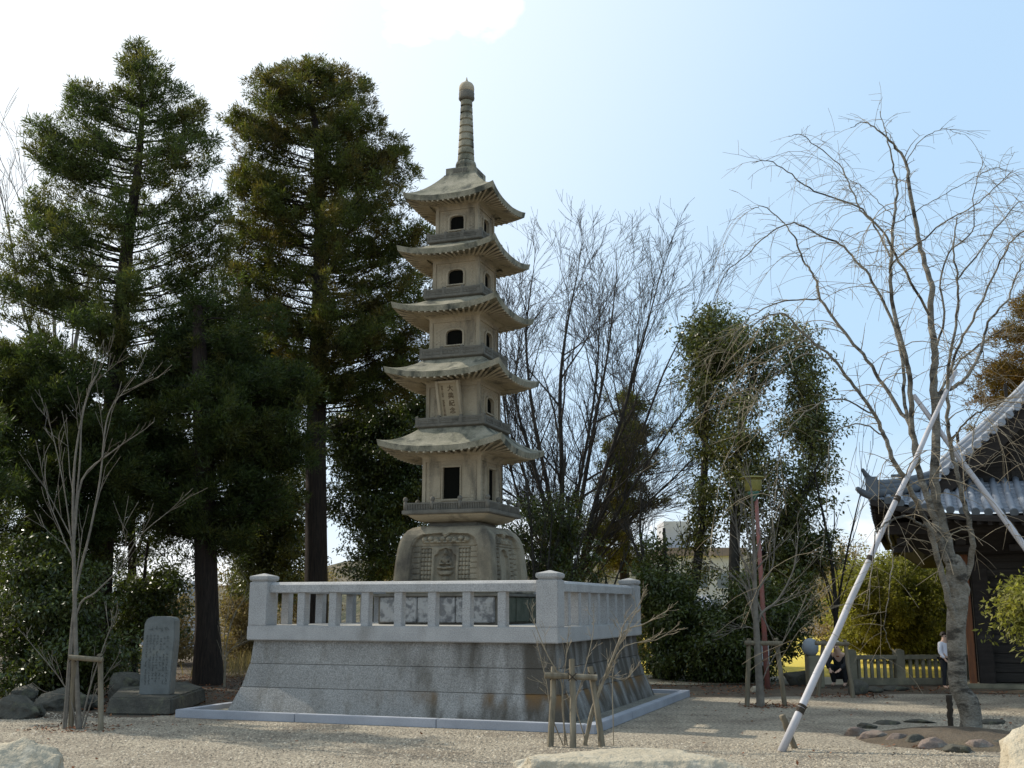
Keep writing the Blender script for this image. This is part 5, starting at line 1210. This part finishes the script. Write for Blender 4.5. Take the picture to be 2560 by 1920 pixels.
# soffit, rafters, brackets
m_ = MB(); V = []; Fs = []
for side in ('f', 'l'):
    b = len(V); cols = 40
    for c in range(cols+1):
        u = -1+2*c/cols; p = skirt(u, 0, side); V.append((p[0], p[1], p[2]-.02)); V.append((p[0], p[1], p[2]-.13)); V.append(tuple(np.array(skirt(u, .92, side))*np.array([1, 1, 0])+np.array([0, 0, 3.30])))
    for c in range(cols): a = b+c*3; Fs += [(a, a+3, a+4, a+1), (a+1, a+4, a+5, a+2)]
m_.add(V, Fs); m_.build('soffit', M['wood_dark'], roof, origin=TO)
m_ = MB()
for i in range(52):
    u = -.97+i*1.94/51; p = skirt(u, .03, 'f'); q_ = skirt(u, .9, 'f'); m_.bar((p[0], p[1], p[2]-.17), (q_[0], q_[1], 3.18), .07, .08)
for i in range(50):
    u = -.97+i*1.94/49; p = skirt(u, .03, 'l'); q_ = skirt(u, .9, 'l'); m_.bar((p[0], p[1], p[2]-.17), (q_[0], q_[1], 3.18), .07, .08)
m_.build('rafters', M['wood_dark'], roof, origin=TO)
m_ = MB(); m_.add([(7.6, 20.75, 2.98), (16.6, 20.75, 2.98), (16.6, 30.7, 2.98), (7.6, 30.7, 2.98), (8.2, 21.5, 2.55), (16., 21.5, 2.55), (16., 30, 2.55), (8.2, 30, 2.55)],
      [(0, 1, 5, 4), (1, 2, 6, 5), (2, 3, 7, 6), (3, 0, 4, 7), (0, 3, 2, 1), (4, 5, 6, 7)])
m_.b2(7.5, 16.7, 20.65, 20.78, 2.9, 3.12); m_.b2(7.5, 7.63, 20.79, 30.9, 2.9, 3.12)
for i in range(9):
    x = 7.8+i*1.05; m_.b2(x-.09, x+.09, 20.9, 21.6, 2.7, 2.84); m_.b2(x-.2, x+.2, 21.15, 21.3, 2.58, 2.7)
m_.build('brackets', M['wood_dark'], tp, origin=TO)
# walls and posts
m_ = MB(); 
for i in range(14):
    z = .12+i*.18; m_.b2(9.25, 15.1, 22.15+.012*(i % 2), 22.35, z, z+.172); m_.b2(8.98, 9.14, 22.3, 30, z, z+.172)
m_.b2(9.0, 15.3, 22.05, 22.14, 2.42, 2.7); m_.b2(9.0, 15.3, 22.40, 22.5, 0, 3.2); m_.build('board_wall', M['wood_board'], tp, bevel=.008, origin=TO)  # lintel strip and hidden back board added to block light leaking through
for x in (9.18, 11.1, 13.2, 15.15): MB().b2(x-.15, x+.15, 21.95, 22.25, .02, 2.65).build('post', M['wood_dark'], tp, bevel=.02, origin=TO)
MB().b2(8.86, 8.99, 21.88, 22.0, 0, 2.62).build('corner_post', M['wood_red'], tp, bevel=.01, origin=TO)['label'] = 'reddish-brown corner post'
MB().b2(8.8, 15.4, 21.8, 30.2, 0, .10).build('foundation', M['fence_stone'], tp, bevel=.02, origin=TO)

# ================================================================== STONE FENCE
fa, fb = np.array([6.85, 22.85, 0]), np.array([8.85, 23.1, 0])
fe = empty('stone_fence', fa, 0, 'low stone fence of flat uprights between the ball-topped post and the temple', 'fence')
d = (fb-fa); Lf = 3.0; d = d/np.linalg.norm(d); ang = math.atan2(d[1], d[0])
def fbox(m_, s0, s1, w, z0, z1): c = fa+d*(s0+s1)/2; m_.box((c[0], c[1], (z0+z1)/2), ((s1-s0)/2, w/2, (z1-z0)/2), rz=ang)
m_ = MB(); fbox(m_, 0, Lf, .16, .50, .585); m_.build('top_rail', M['fence_stone'], fe, bevel=.012, origin=fa)
m_ = MB(); fbox(m_, -.1, Lf, .24, 0, .13); m_.build('footing', M['fence_stone'], fe, bevel=.012, origin=fa)
for s_ in (-.02, 1.0, 2.1):
    m_ = MB(); fbox(m_, s_-.09, s_+.09, .18, .0, .68); fbox(m_, s_-.07, s_+.07, .14, .68, .70); m_.build('post', M['fence_stone'], fe, bevel=.012, origin=fa)
for i in range(22):
    s_ = .14+i*.137
    if min(abs(s_-1.0), abs(s_-2.1)) < .1 or s_ > Lf: continue
    m_ = MB(); fbox(m_, s_-.031, s_+.031, .06, .12, .51); m_.build('baluster', M['fence_stone'], fe, bevel=.006, origin=fa)
bp = P(2038, 1705, 22.2); bpo = empty('gate_post', (bp[0], bp[1], 0), 0, 'dark stone post crowned by a big pale grey ball', 'post')
m_ = MB(); m_.b2(-.15, .15, -.15, .15, 0, .61); m_.build('shaft', M['fence_stone'], bpo, bevel=.02)
m_ = MB(); m_.lathe([(.05, .60), (.10, .62), (.14, .67), (.158, .74), (.158, .79), (.14, .86), (.10, .91), (.04, .935), (.001, .94)], c=(-.06, 0), n=24); m_.build('ball', M['ball_stone'], bpo, smooth=True)
# small sign board
sp = G(1916, 1712); so = empty('sign_board', (sp[0], sp[1], 0), 0, 'small blank pale notice board behind the staked sapling on the right', 'sign')
MB().b2(-.02, .02, -.02, .02, 0, .8).build('post', M['stake'], so); MB().b2(-.075, .075, -.035, -.021, .38, .80).build('board', M['sign_white'], so, bevel=.004)

# ================================================================== STREET LAMP
lp = P(1878, 1195, 21.8); lo = empty('street_lamp', (lp[0]+.08, lp[1], 0), 0, 'old street lamp with yellow-green bucket shade on a faded red pole', 'street lamp')
zt = lp[2]
MB().tube([(.06, 0, 0), (.03, 0, zt*.5), (0, 0, zt-.42)], [.055, .045, .038], 10).build('pole', M['lamp_pole'], lo, smooth=True)
MB().lathe([(.045, zt-.46), (.055, zt-.38), (.09, zt-.36), (.115, zt-.30), (.12, zt-.27)], c=(-.05, 0), n=20).build('collar', M['lamp_green'], lo, smooth=True)
MB().lathe([(.12, zt-.27), (.155, zt-.24), (.175, zt-.08), (.18, zt-.02)], c=(-.05, 0), n=24).build('lamp_shade', M['lamp_yellow'], lo, smooth=True)
MB().lathe([(.25, zt-.015), (.27, zt), (.22, zt+.02), (.08, zt+.04)], c=(-.05, 0), n=28).build('cap', M['lamp_yellow'], lo, smooth=True)

# ================================================================== FAR BUILDINGS
def far_building():
    y = 62; a = P(1665, 1460, y); b = P(1810, 1390, y); o = empty('apartment_block', ((a[0]+b[0])/2, y, 0), 0, 'white two-storey block with dark windows glimpsed through the trees on the right', 'building')
    og = ((a[0]+b[0])/2, y, 0); x0, x1, zt = a[0], b[0]+1.0, b[2]
    MB().b2(x0, x1, y, y+6, 0, zt).build('wall', M['plaster'], o, origin=og); MB().b2(x0-.2, x1+.2, y-.3, y+6.3, zt, zt+.45).build('roof', M['roof_slate'], o, origin=og)
    MB().b2(x0+.1, x0+1.6, y+1, y+4, zt+.45, zt+2.0).build('stair_tower', M['plaster'], o, origin=og)
    for i in range(4):
        x = x0+.55+i*1.15
        w = MB().b2(x, x+.6, y-.03, y+.02, 2.55, 3.35).build('window', M['window_dark'], o, origin=og); MB().b2(x-.05, x+.65, y-.06, y-.031, 2.47, 2.55).build('sill', M['plaster'], w, origin=og)
    for i in range(3):
        x = x0+.8+i*1.4; MB().b2(x, x+.9, y-.03, y+.02, .5, 1.9).build('window', M['window_dark'], o, origin=og)
far_building()
def far_house():
    y = 42; a = P(1655, 1555, y); b = P(1790, 1490, y); og = ((a[0]+b[0])/2, y, 0); o = empty('tiled_house', og, 0, 'small house with a bright ribbed tile roof low among the trees on the right', 'building')
    x0, x1 = a[0], b[0]; zt = b[2]; MB().b2(x0+.1, x1-.1, y, y+3, 0, zt-.5).build('wall', M['plaster'], o, origin=og)
    m_ = MB(); m_.add([(x0, y-.4, zt-.75), (x1, y-.4, zt-.75), (x1, y+1.5, zt), (x0, y+1.5, zt), (x0, y+3.4, zt-.75), (x1, y+3.4, zt-.75)], [(0, 1, 2, 3), (3, 2, 5, 4), (0, 3, 4), (1, 5, 2), (0, 4, 5, 1)])
    n = 11
    for i in range(n): x = x0+(i+.5)*(x1-x0)/n; m_.tube([(x, y-.4, zt-.72), (x, y+1.5, zt+.03)], [.05, .05], 6)
    m_.build('roof', M['tile'], o, origin=og)
far_house()
def left_house():
    y = 40; a = P(140, 1640, y); b = P(420, 1530, y); og = ((a[0]+b[0])/2, y, 0); o = empty('white_shed', og, 0, 'low white-walled shed glimpsed through the trees behind the left sapling', 'building')
    MB().b2(a[0], b[0], y, y+4, 0, 1.75).build('wall', M['plaster'], o, origin=og); m_ = MB(); m_.add([(a[0]-.3, y-.4, 1.7), (b[0]+.3, y-.4, 1.7), (b[0]+.3, y+2, 2.5), (a[0]-.3, y+2, 2.5), (a[0]-.3, y+4.4, 1.7), (b[0]+.3, y+4.4, 1.7)], [(0, 1, 2, 3), (3, 2, 5, 4), (0, 3, 4), (1, 5, 2), (0, 4, 5, 1)]); m_.build('roof', M['tile'], o, origin=og)
    MB().b2(a[0]+1, a[0]+1.8, y-.03, y+.02, .7, 1.4).build('window', M['window_dark'], o, origin=og)
left_house()

# ================================================================== FALLEN LEAVES, DRY GRASS
def litter(areas, name='fallen_leaves'):
    Vs = []; Qs = []; n0 = 0
    for (x0, x1, y0, y1, n, cl) in areas:
        p = RNG.uniform((x0, y0), (x1, y1), (n, 2))
        if cl: p = p[vnoise(np.c_[p, np.zeros(len(p))], 1.3, int(n)) > -.1]
        c = np.c_[p, RNG.uniform(.008, .03, len(p))]; n_ = len(c)
        dr = np.c_[RNG.normal(size=(n_, 2)), RNG.normal(0, .25, n_)]; nr = np.c_[RNG.normal(0, .3, (n_, 2)), np.ones(n_)]
        V, Q = cards(c, dr, RNG.uniform(.03, .075, n_), RNG.uniform(.02, .04, n_), nr); Vs.append(V); Qs.append(Q+n0); n0 += len(V)
    return tag(np_mesh(name, np.concatenate(Vs), np.concatenate(Qs), M['leaf_litter']), kind='stuff', label='reddish-brown fallen leaves scattered over soil and gravel', cat='leaves')
litter([(-9, -4.2, 18.5, 26, 5200, False), (-3.5, 6.5, 20.2, 23.5, 3600, True), (4.2, 9, 19.5, 23, 1800, True), (-7, -4.9, 16.2, 18.5, 700, True), (-6.2, -5., 14.3, 15.2, 220, False), (3.6, 4.6, 17.6, 18.4, 300, False), (5.0, 6.6, 19.5, 20.4, 300, False),
        (-8, 8, 9, 18.5, 420, True), (4.2, 6.3, 12.6, 14.4, 260, False), (-12, -6.5, 15.6, 20, 900, True), (2, 8, 12, 19, 110, False)])
def grass_tufts():
    n = 2600; c = np.c_[RNG.uniform(-7.2, -3.2, n), RNG.uniform(24.5, 31, n), np.zeros(n)]; dr = np.c_[RNG.normal(0, .35, (n, 2)), np.ones(n)]
    V, Q = cards(c, dr, RNG.uniform(.15, .6, n), RNG.uniform(.008, .02, n))
    return tag(np_mesh('dry_grass', V, Q, M['leaf_brown']), kind='stuff', label='dry yellowish grass growing behind the trunks at left', cat='grass')
grass_tufts()

# ================================================================== PEOPLE
def skin_obj(name, verts, edges, radii, m, parent=None, sub=2, origin=(0, 0, 0)):
    me = bpy.data.meshes.new(name); me.from_pydata([tuple(np.array(v)-np.array(origin)) for v in verts], edges, [])
    o = bpy.data.objects.new(name, me); C.objects.link(o)
    o.modifiers.new('s', 'SKIN'); 
    for i, r in enumerate(radii): me.skin_vertices[0].data[i].radius = (r, r) if not isinstance(r, tuple) else r
    me.skin_vertices[0].data[0].use_root = True
    sb = o.modifiers.new('u', 'SUBSURF'); sb.levels = sub
    dg = bpy.context.evaluated_depsgraph_get(); dg.update(); nm = bpy.data.meshes.new_from_object(o.evaluated_get(dg)); bpy.data.objects.remove(o)
    nm.materials.clear(); return link_mesh(name, nm, m, parent, smooth=True)
def person(loc, rz, pose, H, label, mats, hat):
    """pose: dict of joint -> (x,y,z) in metres for H=1.7, facing -y"""
    J = list(pose.keys()); k = H/1.7; idx = {j: i for i, j in enumerate(J)}
    E = [('pelvis', 'spine'), ('spine', 'chest'), ('chest', 'neck'), ('neck', 'head'), ('head', 'crown'), ('head', 'nose')]
    for s in 'lr': E += [('chest', 'sh'+s), ('sh'+s, 'el'+s), ('el'+s, 'wr'+s), ('wr'+s, 'pa'+s), ('pelvis', 'hi'+s), ('hi'+s, 'kn'+s), ('kn'+s, 'an'+s), ('an'+s, 'to'+s)]
    R = dict(pelvis=.13, spine=.115, chest=.13, neck=.052, head=.088, crown=.075, nose=.016)
    for s in 'lr': R.update({'sh'+s: .062, 'el'+s: .040, 'wr'+s: .026, 'pa'+s: .030, 'hi'+s: .095, 'kn'+s: .058, 'an'+s: .040, 'to'+s: .034})
    V = [tuple(np.array(pose[j])*k) for j in J]; rad = [R[j]*k for j in J]; Ed = [(idx[a], idx[b]) for a, b in E]
    for s in 'lr':   # five fingers
        w = np.array(pose['wr'+s]); p_ = np.array(pose['pa'+s]); dn = (p_-w)/np.linalg.norm(p_-w); sv = np.cross(dn, [0, 0, 1.]); 
        sv = sv/np.linalg.norm(sv) if np.linalg.norm(sv) > .1 else np.array([0, 1., 0])
        for q in range(5):
            off = (-.03+.018*q) if q else -.045; ln = (.045, .07, .078, .072, .055)[q]
            b_ = len(V); V.append(tuple((p_+sv*off+dn*(.02 if q else -.01))*k)); V.append(tuple((p_+sv*(off-.012*(q == 0))+dn*ln)*k)); rad += [.010*k, .007*k]; Ed += [(idx['pa'+s], b_), (b_, b_+1)]
    o = skin_obj('person', V, Ed, rad, mats['skin']); o.location = tuple(map(float, loc)); o.rotation_euler = (0, 0, rz); tag(o, label, 'person')
    def cloth(nm, js, es, grow_, m, rr=None):
        Vv = [tuple(np.array(pose[j])*k) for j in js]; ii = {j: i for i, j in enumerate(js)}
        return skin_obj(nm, Vv, [(ii[a], ii[b]) for a, b in es], [((rr or {}).get(j, R[j])+grow_)*k for j in js], m, o)
    cloth('jacket', ['pelvis', 'spine', 'chest', 'shl', 'ell', 'wrl', 'shr', 'elr', 'wrr'], [('pelvis', 'spine'), ('spine', 'chest'), ('chest', 'shl'), ('shl', 'ell'), ('ell', 'wrl'), ('chest', 'shr'), ('shr', 'elr'), ('elr', 'wrr')], .020, mats['top'])
    cloth('trousers', ['pelvis', 'hil', 'knl', 'anl', 'hir', 'knr', 'anr'], [('pelvis', 'hil'), ('hil', 'knl'), ('knl', 'anl'), ('pelvis', 'hir'), ('hir', 'knr'), ('knr', 'anr')], .014, mats['leg'])
    cloth('scarf', ['chest', 'neck'], [('chest', 'neck')], .03, mats['scarf'], dict(chest=.06, neck=.055))
    h = np.array(pose['head'])*k; c_ = np.array(pose['crown'])*k
    bm = bmesh.new(); bmesh.ops.create_icosphere(bm, subdivisions=3, radius=1)
    bmesh.ops.delete(bm, geom=[v for v in bm.verts if v.co.z < -.1 or (v.co.z < .35 and v.co.y < -.35)], context='VERTS')
    for v in bm.verts: v.co = Vector((v.co.x*.105*k, v.co.y*.115*k, v.co.z*.13*k))+Vector(h*.45+c_*.55)+Vector((0, .01*k, 0))
    me = bpy.data.meshes.new('hair'); bm.to_mesh(me); bm.free(); link_mesh('hat' if hat else 'hair', me, mats['hair'], o, smooth=True)
    for sx in (-1, 1):
        MB().lathe([(.001, -.012), (.011, -.006), (.011, .006), (.001, .012)], n=10).build('eye', M['hair'], o).location = (float(h[0]+sx*.032*k), float(h[1]-.088*k), float(h[2]+.015*k))
    return o
stand = dict(pelvis=(0, 0, .93), spine=(0, -.01, 1.10), chest=(0, 0, 1.30), neck=(0, -.01, 1.44), head=(0, -.03, 1.56), crown=(0, -.01, 1.63), nose=(0, -.125, 1.555),
             shl=(-.17, 0, 1.36), ell=(-.23, -.02, 1.10), wrl=(-.22, -.16, .92), pal=(-.21, -.22, .86), shr=(.17, 0, 1.36), elr=(.22, -.02, 1.10), wrr=(.20, -.18, .94), par=(.19, -.24, .88),
             hil=(-.09, 0, .86), knl=(-.10, -.03, .48), anl=(-.10, .02, .08), tol=(-.11, -.13, .04), hir=(.09, 0, .86), knr=(.10, -.08, .48), anr=(.10, .02, .08), tor=(.11, -.13, .04))
crouch = dict(pelvis=(0, .10, .32), spine=(0, .06, .48), chest=(0, -.06, .66), neck=(0, -.14, .77), head=(0, -.19, .88), crown=(0, -.18, .95), nose=(0, -.285, .865),
              shl=(-.17, -.06, .70), ell=(-.22, -.26, .52), wrl=(-.12, -.40, .40), pal=(-.08, -.46, .36), shr=(.17, -.06, .70), elr=(.22, -.26, .52), wrr=(.12, -.40, .40), par=(.08, -.46, .36),
              hil=(-.10, .10, .30), knl=(-.15, -.28, .50), anl=(-.13, -.10, .08), tol=(-.14, -.26, .04), hir=(.10, .10, .30), knr=(.15, -.28, .50), anr=(.13, -.10, .08), tor=(.14, -.26, .04))
person(G(2368, 1722), .5, stand, 1.06, 'child in white coat and blue scarf half hidden behind the cherry trunk', dict(skin=M['skin'], top=M['cloth_white'], leg=M['cloth_black'], scarf=M['cloth_blue'], hair=M['hair']), False)
person(G(2104, 1716), -.6, crouch, 1.45, 'person crouching in black clothes and pale hat beside the stone fence end', dict(skin=M['skin'], top=M['cloth_black'], leg=M['cloth_black'], scarf=M['cloth_brown'], hair=M['cloth_cream']), True)
